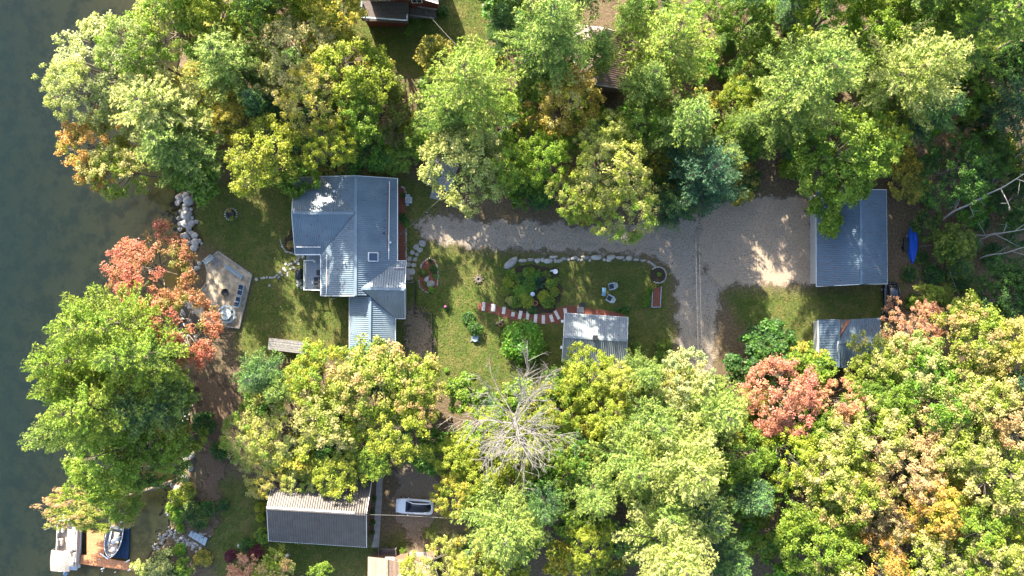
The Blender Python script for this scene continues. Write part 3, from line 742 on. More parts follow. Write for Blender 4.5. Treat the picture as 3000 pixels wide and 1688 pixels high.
def roof_plane(name, pts, m, parent, run, spacing=.24, h=.065, w=.045, thick=.10, rib=True):
    """one metal roof slope (3D outline) with its standing ribs; run = horizontal direction of the ribs"""
    pts = [Vector(p) for p in pts]
    o = MB().slab(pts, thick).build(name, m, parent, world=True)
    if not rib: return o
    n = sum(((pts[i] - pts[0]).cross(pts[i+1] - pts[0]) for i in range(1, len(pts) - 1)), Vector()).normalized()
    if n.z < 0: n = -n
    run = Vector((run[0], run[1])).normalized(); acr = Vector((-run.y, run.x))
    poly = [(p.x, p.y) for p in pts]
    lo = min(p.x * acr.x + p.y * acr.y for p in pts); hi = max(p.x * acr.x + p.y * acr.y for p in pts)
    zat = lambda x, y: pts[0].z - ((x - pts[0].x) * n.x + (y - pts[0].y) * n.y) / n.z
    mb = MB(); k = lo + spacing * .5
    while k < hi:
        a = (acr.x * k, acr.y * k); sp_ = clip_line(poly, a, run)
        if sp_ and sp_[1] - sp_[0] > .15:
            e = [Vector((a[0] + run.x * t, a[1] + run.y * t, 0)) for t in (sp_[0] + .02, sp_[1] - .02)]
            for q in e: q.z = zat(q.x, q.y)
            ac = Vector((acr.x, acr.y, 0)) * w
            vs = []
            for q in e: vs += [q - ac, q + n * h, q + ac]
            mb.add(vs, ((0, 1, 4, 3), (1, 2, 5, 4), (0, 2, 1), (3, 4, 5)))
        k += spacing
    rl = random.Random(len(pts) + int(pts[0].x * 9)); bb = MB(); xs = [p.x for p in pts]; ys = [p.y for p in pts]
    for _ in range(int((max(xs) - min(xs)) * (max(ys) - min(ys)) * .55)):
        x, y = rl.uniform(min(xs), max(xs)), rl.uniform(min(ys), max(ys))
        if float(poly_dist(np.array([x]), np.array([y]), poly)[0]) > .1:
            s_ = rl.uniform(.05, .10); bb.box((x, y, zat(x, y) + .05), (s_, s_ * 1.6, .015), rl.uniform(0, 3))
    L = parent.location
    if bb.v:
        bb.v = [(x - L.x, y - L.y, z - L.z) for x, y, z in bb.v]; q_ = link('leaf_litter', bb.mesh('leaf_litter'), o, MT['mulch']); q_['kind'] = 'stuff'
    mb.v = [(x - L.x, y - L.y, z - L.z) for x, y, z in mb.v]
    r = link('rib', mb.mesh('rib'), o, m); r['kind'] = 'stuff'
    return o

def rod(name, a, b, w, h, m, parent):
    return MB().beam(a, b, w, h).build(name, m, parent, world=True)

def gable_house(name, label, cat, eA, eB, r, ze, zr, m, wallm, spacing=.23, inset=.35, ridge_m=None, group=None, run=None):
    """simple gable: eA, eB = two eave edges (photo pixels, ends in the same order), r = ridge ends"""
    A = [P(*q, ze) for q in eA]; B = [P(*q, ze) for q in eB]; R = [P(*q, zr) for q in r]
    c = (A[0] + A[1] + B[0] + B[1]) / 4
    t = thing(name, label, cat, (c.x, c.y, 0), 0, group)
    for E in (A, B):
        d = (E[0] + E[1]) / 2 - (R[0] + R[1]) / 2
        roof_plane('roof', [R[0], R[1], E[1], E[0]], m, t, (d.x, d.y), spacing)
    u = (R[1] - R[0]).normalized()
    rod('ridge_cap', R[0] + Vector((0, 0, .02)), R[1] + Vector((0, 0, .02)), .30, .07, ridge_m or m, t)
    for E in (A, B): rod('eave_trim', E[0] - Vector((0, 0, .06)), E[1] - Vector((0, 0, .06)), .05, .13, MT['white'], t)
    for k in (0, 1):
        for E in (A, B): rod('rake_trim', R[k] - Vector((0, 0, .07)), E[k] - Vector((0, 0, .07)), .05, .14, MT['white'], t)
    ins = lambda E, k: E[k] + u * (inset if k == 0 else -inset) + ((R[k] - E[k]) * Vector((1, 1, 0))).normalized() * inset
    wa = [ins(A, 0), ins(A, 1), ins(B, 1), ins(B, 0)]
    mb = MB()
    for i in range(4):
        p, q = wa[i], wa[(i + 1) % 4]
        if i in (1, 3):
            mid = R[1 if i == 1 else 0] + u * (-inset if i == 1 else inset); top = mid - Vector((0, 0, .12))
            mb.add([(p.x, p.y, 0), (q.x, q.y, 0), (q.x, q.y, ze + .05), top, (p.x, p.y, ze + .05)], [(0, 1, 2, 3, 4)])
        else: mb.add([(p.x, p.y, 0), (q.x, q.y, 0), (q.x, q.y, ze + .05), (p.x, p.y, ze + .05)], [(0, 1, 2, 3)])
    mb.build('wall', wallm, t, world=True)
    return t, A, B, R

def window(parent, c, w, h, axis_, fm=None, gm=None):
    """framed window on a wall; axis_ = unit vector along the wall, c = centre (world)"""
    c = Vector(c); ax = Vector(axis_).normalized(); q = ax.to_track_quat('X', 'Z').to_matrix()
    o = MB()
    for s in (-1, 1):
        o.box(c + ax * s * w / 2, (.09, .10, h + .09), M=q); o.box(c + Vector((0, 0, s * h / 2)), (w, .10, .09), M=q)
    o.box(c, (.05, .08, h), M=q)
    f = o.build('window', fm or MT['white'], parent, world=True)
    g = MB().box(c, (w, .04, h), M=q); L = parent.location; g.v = [(x - L.x, y - L.y, z - L.z) for x, y, z in g.v]
    link('pane', g.mesh('pane'), f, gm or MT['glass_dark'])
    return f

# --- the main house with its crossing blue metal roofs
c0 = P(1020, 700)
house = thing('house', 'large house under crossing blue-grey metal roofs beside the lakeside lawn', 'house', (c0.x, c0.y, 0))
E_, R_, RD, RC = 3.0, 5.6, 5.2, 4.4
m = MT['roof_blue']
roof_plane('roof', [P(862, 521, E_), P(948, 518, E_), P(1038, 622, R_), P(855, 624, R_)], m, house, (0, 1))
roof_plane('roof', [P(948, 518, E_), P(1043, 516, R_), P(1039, 623, R_)], m, house, (1, 0))
roof_plane('roof', [P(855, 624, R_), P(1039, 625, R_), P(940, 745, E_), P(865, 745, E_)], m, house, (0, 1))
roof_plane('roof', [P(1040, 626, R_), P(1041, 864, R_), P(940, 865, E_), P(940, 746, E_)], m, house, (1, 0))
roof_plane('roof', [P(1043, 516, R_), P(1164, 524, E_), P(1164, 766, E_), P(1056, 845, 5.26), P(1076, 867, 4.85), P(1041, 866, R_)], m, house, (1, 0))
roof_plane('roof', [P(1056, 844, RD + .05), P(1185, 847, RD), P(1189, 765, E_), P(1164, 765, E_)], m, house, (0, 1), .30)
roof_plane('roof', [P(1056, 844, RD + .05), P(1185, 847, RD), P(1186, 933, E_), P(1158, 933, E_)], MT['roof_grey'], house, (0, 1), .30)
roof_plane('roof', [P(1026, 869, E_), P(1084, 869, RC), P(1082, 1046, RC), P(1024, 1046, E_)], m, house, (1, 0))
roof_plane('roof', [P(1080, 868, RC), P(1158, 934, E_), P(1157, 1046, E_), P(1082, 1046, RC)], m, house, (1, 0))
up = Vector((0, 0, .03))
for a, b_ in (((1043, 516, R_), (1041, 866, R_)), ((855, 624, R_), (1040, 625, R_)), ((1056, 845, RD), (1185, 847, RD)), ((1084, 870, RC), (1082, 1046, RC))):
    rod('ridge_cap', P(*a) + up, P(*b_) + up, .34, .06, MT['roof_blue'], house)
for a, b_ in (((1164, 524, E_), (1164, 765, E_)), ((940, 746, E_), (940, 866, E_)), ((865, 746, E_), (940, 746, E_))):
    d = Vector((0, 0, -.05)); rod('gutter', P(*a) + d, P(*b_) + d, .14, .12, MT['white'], house)
for a, b_ in (((862, 520, E_), (948, 517, E_)), ((948, 517, E_), (1043, 515, R_)), ((1043, 515, R_), (1165, 523, E_)), ((854, 624, R_), (862, 520, E_)), ((854, 624, R_), (864, 746, E_)),
              ((1186, 847, RD), (1190, 764, E_)), ((1186, 847, RD), (1187, 934, E_)), ((1164, 764, E_), (1190, 764, E_)), ((940, 867, E_), (1041, 867, R_)), ((1158, 934, E_), (1187, 934, E_)), ((1023, 869, E_), (1023, 1047, E_)), ((1158, 936, E_), (1158, 1047, E_))):
    rod('roof_trim', P(*a) - up * 2, P(*b_) - up * 2, .06, .13, MT['offwhite'], house)
# snow bars stand proud of the slopes
def on_e(px, py): return E_ + (R_ - E_) * (1164 - px) / 121.0
for a, b_ in (((1141, 532, 3.62), (1139, 760, 3.62)), ((958, 746, 3.55), (957, 858, 3.55)), ((867, 724, 3.55), (939, 724, 3.55)), ((1154, 785, 3.70), (1183, 785, 3.70))):
    A, B = P(*a), P(*b_); rod('snow_bar', A, B, .09, .14, MT['offwhite'], house)
    up_ = {1141: Vector((-.13, 0, -.03)), 958: Vector((.13, 0, -.03)), 867: Vector((0, .13, -.03)), 1154: Vector((0, -.13, -.03))}[a[0]]
    rod('leaf_litter', A.lerp(B, .03) + up_, B.lerp(A, .12) + up_, .13, .06, MT['mulch'], house)
    mb = MB(); n = max(2, int((B - A).length / 1.2))
    for k in range(n + 1): mb.box(A.lerp(B, k / n) - Vector((0, 0, .1)), (.05, .05, .2))
    o = mb.build('bracket', MT['alu'], house, world=True); o['kind'] = 'stuff'
sk = MB(); c = P(1093, 753, 4.62); ang = math.atan2(2.6, 121 * M1); q = Matrix.Rotation(ang, 3, 'Y')
sk.box(c, (1.24, 1.10, .22), M=q); f = sk.build('skylight', MT['offwhite'], house, world=True)
g = MB().box(c + q @ Vector((0, 0, .10)), (1.04, .90, .06), M=q); L = house.location; g.v = [(x - L.x, y - L.y, z - L.z) for x, y, z in g.v]; link('pane', g.mesh('pane'), f, MT['glass_sky'])
for (px, py, z, mm) in ((1127, 684, 3.8, 'black'), (1145, 711, 3.55, 'alu'), (925, 551, 3.9, 'white'), (981, 562, 4.2, 'white'), (1010, 770, 4.9, 'alu')):
    MB().lathe([(.09, -.2), (.09, .38), (.13, .38), (.13, .46)], P(px, py, z), 10).build('vent_pipe', MT[mm], house, world=True)
MB().box(P(998, 858, 3.05), (1.98, .92, .16)).box(P(998, 858, 3.17), (1.9, .8, .10), taper=.55).build('bay_roof', MT['offwhite'], house, world=True, bevel=.02)
MB().box(P(999, 857, 1.75), (1.7, .7, 2.4)).build('bay_window', MT['siding'], house, world=True)
MB().box(P(975, 876, 1.9), (.08, .08, 1.9)).build('downspout', MT['white'], house, world=True)
def wall_box(x0, y0, x1, y1, z):
    a, b_ = P(x0, y0, z), P(x1, y1, z); return MB().box(((a.x + b_.x) / 2, (a.y + b_.y) / 2, z / 2), (abs(b_.x - a.x), abs(b_.y - a.y), z))
wall_box(948, 526, 1156, 857, 3.0).build('wall', MT['siding'], house, world=True)
wall_box(869, 526, 947.9, 738, 2.995).build('wall', MT['siding'], house, world=True)
wall_box(1156.1, 772, 1181, 926, 2.99).build('wall', MT['siding'], house, world=True)
wall_box(1033, 857.1, 1151, 1038, 2.985).build('wall', MT['siding'], house, world=True)
for tri in (((956, 526, 3), (1150, 530, 3), (1043, 524, 5.35)), ((864, 532, 3), (868, 738, 3), (863, 624, 5.35)), ((1182, 774, 3), (1181, 926, 3), (1180, 847, 4.95)), ((1032, 1038, 3), (1150, 1038, 3), (1082, 1038, 4.2)), ((948, 858, 3), (1100, 858, 3), (1041, 858, 5.35))):
    MB().slab([P(*p) for p in tri], .12).build('gable_wall', MT['siding'], house, world=True)
for (px, py, ax_) in ((1175, 600, (0, 1, 0)), (1175, 690, (0, 1, 0))):
    q = P(1156, py, 1.7); window(house, (q.x + .03, q.y, 1.7), 1.1, 1.2, (0, 1, 0))
# porch deck with white rails
dk = thing('porch_deck', 'small grey board deck with white railing on the house front', 'deck', P(916, 800))
a, b_ = P(897, 748, .6), P(941, 851, .6); n = 14
for k in range(n):
    x = a.x + (b_.x - a.x) * (k + .5) / n
    MB().box((x, (a.y + b_.y) / 2, .57), (abs(b_.x - a.x) / n - .014, abs(a.y - b_.y), .05)).build('deck_board', MT['deck_grey'], dk, world=True)
for x in (a.x + .1, b_.x - .1):
    for y in (b_.y + .15, (a.y + b_.y) / 2, a.y - .15): MB().box((x, y, .26), (.12, .12, .54)).build('deck_post', MT['wood_grey'], dk, world=True)
def railing(parent, pts, h, mm, z0, gap=.13, postw=.12):
    for A, B in zip(pts, pts[1:]):
        A, B = Vector((A[0], A[1], z0)), Vector((B[0], B[1], z0)); d = B - A
        for zz_ in (h, .12): rod('rail', A + Vector((0, 0, zz_)), B + Vector((0, 0, zz_)), .09 if zz_ == h else .06, .06, mm, parent)
        mb = MB(); n = int(d.length / gap)
        for k in range(1, n): mb.box(A + d * k / n + Vector((0, 0, h / 2 + .04)), (.035, .035, h - .14))
        o = mb.build('baluster', mm, parent, world=True); o['kind'] = 'stuff'
    for p in pts: MB().box((p[0], p[1], z0 + h / 2 + .03), (postw, postw, h + .1)).build('post', mm, parent, world=True)
g2 = lambda px, py, z: tuple(P(px, py, z)[:2])
railing(dk, [g2(920, 763, 1.2), g2(893, 764, 1.2), g2(893, 806, 1.2), g2(893, 849, 1.2), g2(921, 850, 1.2), g2(938, 850, 1.2)], .95, MT['white'], .6)
MB().box(P(922, 766, .75), (.3, .3, .3)).build('step_post', MT['white'], dk, world=True)

# --- sheds, garage, neighbours
shed, A, B, R = gable_house('garden_shed', 'small shed with dappled grey metal roof and black vent beside the brick-red path', 'shed', [(1654, 917), (1840, 930)], [(1646, 1058), (1834, 1078)], [(1651, 986), (1838, 998)], 2.5, 3.7, MT['roof_grey'], MT['siding'])
ch = MB().box(P(1744, 992, 3.75), (.50, .50, .45)).box(P(1744, 990, 4.05), (.62, .62, .10)).build('chimney_vent', MT['black'], shed, world=True)
garage, A, B, R = gable_house('garage', 'long two-tone garage roof of slate-blue metal by the parking pad', 'garage', [(2391, 560), (2392, 840)], [(2597, 556), (2600, 832)], [(2521, 555), (2523, 833)], 3.0, 5.4, MT['roof_slate'], MT['siding'], .22)
for k in range(8):
    for (x0, f) in ((2415, .21), (2442, .42)):
        q = P(x0 + (0 if f < .3 else 0), 690 + k * 21 - (10 if f > .3 else 0), 3.0 + 2.4 * (x0 - 2391) / 131)
        MB().box(q + Vector((0, 0, .07)), (.10, .16, .14)).build('snow_guard', MT['rust'], garage, world=True)
MB().box(P(2390, 790, 1.5), (.06, .1, 2.9)).build('downspout', MT['white'], garage, world=True)
for y in (640, 740):
    q = P(2399, y, 1.25); MB().box((q.x - .0, q.y, 1.2), (.10, 2.7, 2.3)).build('garage_door', MT['white'], garage, world=True)

c0 = P(2480, 1000); ts = thing('tool_shed', 'low two-part blue-grey shed with a rust-streaked patch between its roofs', 'shed', (c0.x, c0.y, 0))
roof_plane('roof', [P(2397, 937, 2.3), P(2458, 936, 3.1), P(2457, 1076, 3.1), P(2400, 1074, 2.3)], MT['roof_slate'], ts, (1, 0), .20)
roof_plane('roof', [P(2492, 936, 2.5), P(2578, 931, 2.3), P(2586, 1000, 3.2), P(2458, 1005, 3.2)], MT['roof_slate'], ts, (0, 1), .26)
roof_plane('roof', [P(2458, 1006, 3.2), P(2586, 1001, 3.2), P(2590, 1078, 2.3), P(2460, 1078, 2.3)], MT['roof_slate'], ts, (0, 1), .26)
MB().slab([P(2459, 937, 2.55), P(2491, 936, 2.45), P(2459, 1000, 3.05)], .08).build('flat_roof', MT['roof_tar'], ts, world=True)
MB().slab([P(2478, 940, 2.60), P(2492, 938, 2.60), P(2468, 975, 2.98), P(2459, 986, 3.12)], .02).build('rust_patch', MT['rust'], ts, world=True)
rod('ridge_cap', P(2458, 1005, 3.23), P(2586, 1000, 3.23), .22, .05, MT['roof_slate'], ts); rod('ridge_cap', P(2458, 936, 3.13), P(2457, 1076, 3.13), .22, .05, MT['roof_slate'], ts)
rod('eave_trim', P(2396, 937, 2.24), P(2399, 1076, 2.24), .06, .14, MT['white'], ts); rod('gutter', P(2455, 1000, 3.14), P(2454, 1030, 3.0), .12, .10, MT['white'], ts)
wall_box(2403, 943, 2457, 1068, 2.2).build('wall', MT['siding'], ts, world=True); wall_box(2457.2, 943, 2576, 1070, 2.19).build('wall', MT['siding_brown'], ts, world=True)

ws = thing('ramp_shed', 'small slate-roofed shed with a grey boarded ramp near the drive', 'shed', P(1286, 530))
pts = {'a': (1243, 534, 2.2), 'b': (1316, 561, 2.2), 'c': (1332, 515, 3.1), 'd': (1252, 490, 3.1), 'e': (1345, 478, 2.2), 'f': (1262, 452, 2.2)}
Q = {k: P(*v) for k, v in pts.items()}
roof_plane('roof', [Q['a'], Q['b'], Q['c'], Q['d']], MT['roof_grey'], ws, (.3, -.95), .22); roof_plane('roof', [Q['d'], Q['c'], Q['e'], Q['f']], MT['roof_grey'], ws, (.3, -.95), .22)
rod('eave_trim', Q['a'] - up * 2, Q['b'] - up * 2, .14, .14, MT['white'], ws); rod('ridge_cap', Q['d'] + up, Q['c'] + up, .2, .05, MT['roof_grey'], ws)
for k in 'bc', 'ad': rod('rake_trim', Q[k[0]] - up * 2, Q[k[1]] - up * 2, .05, .12, MT['siding'], ws)
wl_ = [Q['a'].lerp(Q['b'], .06), Q['a'].lerp(Q['b'], .94), Q['f'].lerp(Q['e'], .94), Q['f'].lerp(Q['e'], .06)]
MB().prism([(p.x * .999 + c.x * .0, p.y + (.2 if i < 2 else -.2)) for i, p in enumerate(wl_)], 0, 2.1).build('wall', MT['siding'], ws, world=True)
r0 = [P(1267, 547, .45), P(1296, 557, .45), P(1288, 587, .05), P(1259, 580, .05)]
for k in range(9):
    f0, f1 = k / 9 + .004, (k + 1) / 9 - .004
    MB().slab([r0[0].lerp(r0[1], f0), r0[0].lerp(r0[1], f1), r0[3].lerp(r0[2], f1), r0[3].lerp(r0[2], f0)], .05).build('ramp_board', MT['wood_grey'], ws, world=True)

cot, A, B, R = gable_house('cottage', 'brown metal-roofed cottage half hidden by trees at the lower left', 'cottage', [(808, 1378), (1093, 1386)], [(787, 1585), (1074, 1604)], [(781, 1489), (1073, 1507)], 3.0, 6.3, MT['roof_brown'], MT['siding_brown'], .29, ridge_m=MT['roof_brown'])
rod('ridge_flashing', R[0] + Vector((0, .12, .07)), R[0].lerp(R[1], .88) + Vector((0, .12, .07)), .2, .03, MT['offwhite'], cot)
pk, A, B, R = gable_house('brown_house', 'house with pinkish brown metal roof showing between the trees at the top', 'house', [(1668, 70), (1690, 244)], [(1857, 108), (1835, 262)], [(1773, 82), (1744, 248)], 3.2, 5.8, MT['roof_pink'], MT['siding_brown'], .25)

# --- red cabin at the top edge: wall, upper deck, lower steps
c0 = P(1165, 30); cb = thing('red_cabin', 'dark red cabin with a railed grey deck cut by the top edge', 'cabin', (c0.x, c0.y, 0))
def gbox(x0, y0, x1, y1, z0, z1, zr=None):
    """box whose outline is given at height zr"""
    a, b_ = P(x0, y0, z1 if zr is None else zr), P(x1, y1, z1 if zr is None else zr)
    return MB().box(((a.x + b_.x) / 2, (a.y + b_.y) / 2, (z0 + z1) / 2), (abs(b_.x - a.x), abs(b_.y - a.y), z1 - z0))
gbox(1085, -120, 1205, 6, 0, 5.2, 2.4).build('wall', MT['siding_red'], cb, world=True)
gbox(1205.2, -120, 1284, 22, 0, 5.195, 1.0).build('wall', MT['siding_red'], cb, world=True)
MB().slab([P(1236, -3, 5.3), P(1284, 11, 5.3), P(1292, -160, 6.6), P(1190, -160, 6.6)], .12).build('roof', MT['roof_grey'], cb, world=True)
MB().slab([P(1075, -62, 5.3), P(1205, -62, 5.3), P(1205, -170, 6.8), P(1075, -170, 6.8)], .12).build('roof', MT['roof_brown'], cb, world=True)
rod('eave_trim', P(1236, -4, 5.25), P(1284, 11, 5.25), .12, .2, MT['white'], cb)
a, b_ = P(1062, 2, 2.4), P(1198, 62, 2.4)
for k in range(15):
    y = a.y + (b_.y - a.y) * (k + .5) / 15
    MB().box(((a.x + b_.x) / 2, y, 2.36), (b_.x - a.x, abs(b_.y - a.y) / 15 - .012, .06)).build('deck_board', MT['wood_dark'], cb, world=True)
gbox(1070, 5, 1190, 61, 0.05, 2.25, 2.3).build('deck_skirt', MT['siding_red'], cb, world=True)
railing(cb, [g2(1061, 8, 3.4), g2(1058, 50, 3.4), g2(1126, 57, 3.4), g2(1192, 61, 3.4), g2(1193, 42, 3.4)], 1.0, MT['wood_dark'], 2.4)
for A_, B_ in (((1060, -2), (1057, 50)), ((1057, 50), (1192, 60)), ((1192, 60), (1193, 42))): rod('rail_cap', P(*A_, 3.52), P(*B_, 3.52), .16, .04, MT['frame'], cb)
for k in range(12):
    x = 1204 + k * 6.4; MB().box(P(x, 38, .7), (.25, 1.4, .06)).build('step_board', MT['wood_dark'], cb, world=True)
rod('step_curb', P(1200, 44, .75), P(1272, 54, .75), .18, .12, MT['wood_grey'], cb); rod('step_rail', P(1224, 20, 1.7), P(1281, 28, 1.7), .16, .06, MT['wood_grey'], cb)
for px in (1101, 1130): window(cb, Vector((P(px, 0, 2.4).x, P(1, 6, 2.4).y - .03, 3.6)), 1.3, 1.2, (1, 0, 0))
window(cb, Vector((P(1225, 0, 2).x, P(1, 22, 1.0).y - .03, 3.3)), 1.2, 1.1, (1, 0, 0))

# --- cottage cut by the bottom edge: shingled roof, wooden deck, brick chimney, slab
c0 = P(1160, 1680); sc = thing('shingled_cottage', 'brown shingle-roofed cottage with boarded deck cut by the bottom edge', 'cottage', (c0.x, c0.y, 0))
def shingles(e0, e1, r0, r1, rows):
    E0, E1, A0, A1 = P(*e0), P(*e1), P(*r0), P(*r1)
    MB().slab([E0, E1, A1, A0], .1).build('roof', MT['shingle'], sc, world=True)
    for k in range(rows):
        f0, f1 = k / rows, (k + 1.25) / rows
        dz = Vector((0, 0, .035)); hz_ = Vector((0, 0, .01))
        MB().slab([E0.lerp(A0, f0) + dz, E1.lerp(A1, f0) + dz, E1.lerp(A1, min(f1, 1)) + hz_, E0.lerp(A0, min(f1, 1)) + hz_], .02).build('shingle_row', MT['shingle'], sc, world=True)
shingles((1078, 1632, 2.8), (1076, 1760, 2.8), (1134, 1638, 4.2), (1134, 1770, 4.2), 17)
shingles((1192, 1652, 2.8), (1194, 1780, 2.8), (1134.4, 1638, 4.2), (1134.4, 1770, 4.2), 17)
shingles((1165, 1640, 2.7), (1275, 1648, 2.7), (1165, 1720, 4.0), (1275, 1728, 4.0), 14)
rod('ridge_cap', P(1134, 1637, 4.24), P(1134, 1770, 4.24), .22, .05, MT['shingle'], sc)
gbox(1084, 1640, 1190, 1790, 0, 2.6).build('wall', MT['siding_brown'], sc, world=True)
gbox(1166, 1650, 1272, 1790, 0, 2.4).build('wall', MT['siding_brown'], sc, world=True)
ck = P(1262, 1636, 3.9); MB().box((ck.x, ck.y - .3, 2.0), (.85, .85, 3.9)).build('chimney', MT['brick'], sc, world=True)
MB().box((ck.x, ck.y - .3, 4.0), (1.0, 1.0, .12)).build('chimney_cap', MT['concrete'], sc, world=True)
MB().box(P(1142, 1637, 3.6), (1.1, .35, .16)).build('roof_vent', MT['offwhite'], sc, world=True)
a, b_ = P(1112, 1610, .5), P(1158, 1634, .5)
for k in range(7):
    y = a.y + (b_.y - a.y) * (k + .5) / 7
    MB().box(((a.x + b_.x) / 2, y, .47), (b_.x - a.x, abs(a.y - b_.y) / 7 - .012, .05)).build('deck_board', MT['wood_dark'], sc, world=True)
railing(sc, [g2(1110, 1632, 1.2), g2(1110, 1606, 1.2), g2(1160, 1608, 1.2), g2(1161, 1634, 1.2)], .9, MT['wood_dark'], .5)
o = MB().prism([P(1200, 1617), P(1258, 1618), P(1259, 1645), P(1200, 1645)], -.1, .12).build('slab', MT['concrete']); tag(o, kind='structure')

# --- woodshed: plank roof on posts
wd = thing('woodshed', 'weathered plank-roofed woodshed on the lawn below the house', 'woodshed', P(842, 1012))
Z1, Z2 = 1.7, 1.95
q0 = [P(788, 990, Z2), P(900, 1003, Z2), P(898, 1038, Z1), P(784, 1024, Z1)]
for k in range(12):
    f0, f1 = k / 12, (k + .93) / 12; dz = Vector((0, 0, random.uniform(-.02, .03)))
    MB().slab([q0[0].lerp(q0[3], f0) + dz, q0[1].lerp(q0[2], f0) + dz, q0[1].lerp(q0[2], f1) + dz, q0[0].lerp(q0[3], f1) + dz], .04).build('roof_plank', MT['wood_grey'], wd, world=True)
for p in q0: MB().box(((p.x * .97 + wd.location.x * .03), (p.y * .9 + wd.location.y * .1), .85), (.12, .12, 1.7)).build('post', MT['wood_dark'], wd, world=True)
for k in range(40):
    f = (k % 10 + .5) / 10; r_ = k // 10
    a = q0[0].lerp(q0[1], f); MB().tube([(a.x, a.y - .3, .2 + r_ * .3), (a.x + .03, a.y - 1.1, .2 + r_ * .3)], .14, 7).build('log', MT['wood_grey'], wd, world=True)
# ------------------------------------------------------------------ stones
def rock_mesh(name, seed, m, flat=.62, sub=2, amp=.22, facet=False):
    bm = bmesh.new(); bmesh.ops.create_icosphere(bm, subdivisions=sub, radius=.5)
    o = Vector((seed * 7.3, seed * 3.1, seed * 1.7))
    for v in bm.verts:
        k = 1 + amp * (noise.noise(v.co * 2.1 + o) * 1.5 + .5 * noise.noise(v.co * 5 + o))
        v.co = Vector((v.co.x * k, v.co.y * k * .86, v.co.z * k * flat))
    me = bpy.data.meshes.new(name); bm.to_mesh(me); bm.free()
    me.polygons.foreach_set('use_smooth', [not facet] * len(me.polygons)); me.materials.append(m); return me
ROCK = [rock_mesh('stone', i + 1, MT['stone']) for i in range(7)]
WET = [rock_mesh('lake_stone', i + 21, MT['wet_stone'], .5) for i in range(4)]
FLAG = []
for i in range(5):
    r_ = random.Random(50 + i); n = 7
    me = MB().prism([(math.cos(2*math.pi*k/n) * r_.uniform(.40, .56), math.sin(2*math.pi*k/n) * r_.uniform(.38, .54)) for k in range(n)], -.5, .5).mesh('flagstone', bevel=.05)
    me.materials.append(MT['flag']); FLAG.append(me)
def stone(parent, px, py, dpx, z=0., protos=ROCK, rz=None, asp=1.0, hz=1.0, name='stone', sink=.22):
    p = P(px, py, 0); d = dpx * M1
    o = link(name, random.choice(protos), parent); rz = random.uniform(0, 6.28) if rz is None else rz
    L = parent.location if parent is not None else Vector()
    o.location = (p.x - L.x, p.y - L.y, z - L.z + d * (.3 - sink) * hz); o.rotation_euler = (0, 0, rz); o.scale = (d * 1.08, d * asp * 1.15, d * hz)
    return o
def row(parent, pts, step, dmin, dmax, jit=2.0, z=0., hz=1.0, protos=ROCK):
    pts = [Vector(p) for p in pts]
    for a, b_ in zip(pts, pts[1:]):
        n = max(1, int((b_ - a).length / step))
        for k in range(n):
            p = a.lerp(b_, (k + .5) / n); stone(parent, p.x + random.gauss(0, jit), p.y + random.gauss(0, jit), random.uniform(dmin, dmax), z, protos, hz=hz, asp=random.uniform(.75, 1.0))

# bank of boulders along the water
sb1 = thing('stone_bank', 'bank of pale boulders between the lake and the upper lawn', 'stone bank', P(560, 610))
big = [(526, 578, 20), (545, 575, 20), (528, 582, 18), (553, 588, 26), (543, 600, 14), (545, 632, 27), (530, 620, 12), (556, 625, 13), (530, 655, 15), (542, 656, 20), (561, 655, 18), (553, 668, 15), (545, 690, 16), (570, 690, 18), (560, 682, 14), (573, 711, 22), (568, 726, 18), (520, 596, 13), (545, 614, 16), (574, 470, 14), (560, 500, 16), (566, 528, 16), (552, 556, 15), (568, 575, 13), (583, 706, 12), (575, 650, 12), (535, 690, 13), (549, 640, 14), (524, 640, 12), (528, 672, 12), (580, 478, 12), (578, 498, 11), (570, 512, 12), (556, 542, 13), (563, 560, 12), (574, 545, 10)]
for x, y, d in big: stone(sb1, x, y, d * 1.15, -.05)
for k in range(70):
    y = random.uniform(470, 730); x = np.interp(y, [470, 560, 640, 730], [572, 545, 548, 572]) + random.gauss(0, 9); stone(sb1, x, y, random.uniform(6, 12), -.08)
sb2 = thing('stone_bank', 'jumble of pale stones on the shore below the red-leaved maple and patio', 'stone bank', P(535, 980))
for k in range(58):
    y = random.uniform(760, 1100); x = np.interp(y, [760, 860, 950, 1100], [566, 552, 530, 528]) + random.gauss(0, 8); stone(sb2, x, y, random.uniform(6, 15), -.08)
for x, y, d in ((552, 948, 30), (536, 940, 18), (568, 915, 12), (575, 985, 12), (560, 890, 10), (556, 900, 12), (572, 1000, 10), (548, 985, 16)): stone(sb2, x, y, d, -.02)
sb3 = thing('stone_bank', 'line of boulders on the shore below the big lakeside pine', 'stone bank', P(540, 1380))
for x, y, d in ((552, 1345, 26), (560, 1335, 20), (558, 1372, 16), (543, 1402, 22), (540, 1340, 12), (520, 1432, 18), (505, 1422, 14), (512, 1450, 14), (516, 1470, 13), (500, 1505, 16), (512, 1512, 12), (492, 1500, 13), (530, 1200, 20), (536, 1240, 16), (552, 1290, 16), (520, 1160, 18), (528, 1490, 14), (548, 1500, 16)): stone(sb3, x, y, d * 1.1, -.06)
for k in range(46):
    y = random.uniform(1110, 1540); x = np.interp(y, [1110, 1280, 1400, 1540], [536, 556, 520, 496]) + random.gauss(0, 7); stone(sb3, x, y, random.uniform(5, 11), -.08)
sb4 = thing('stone_bank', 'heap of small broken stones beside the blue-grey shore steps', 'stone bank', P(520, 1580))
for k in range(85):
    t = random.random(); x = 498 + 90 * t + random.gauss(0, 6); y = 1560 + 52 * t + random.gauss(0, 6); stone(sb4, x, y, random.uniform(4, 8.5), -.02)
for k in range(60):
    t = random.random(); stone(sb4, 500 - 48 * t + random.gauss(0, 9), 1548 + 70 * t + random.gauss(0, 9), random.uniform(4, 7.5), -.35)
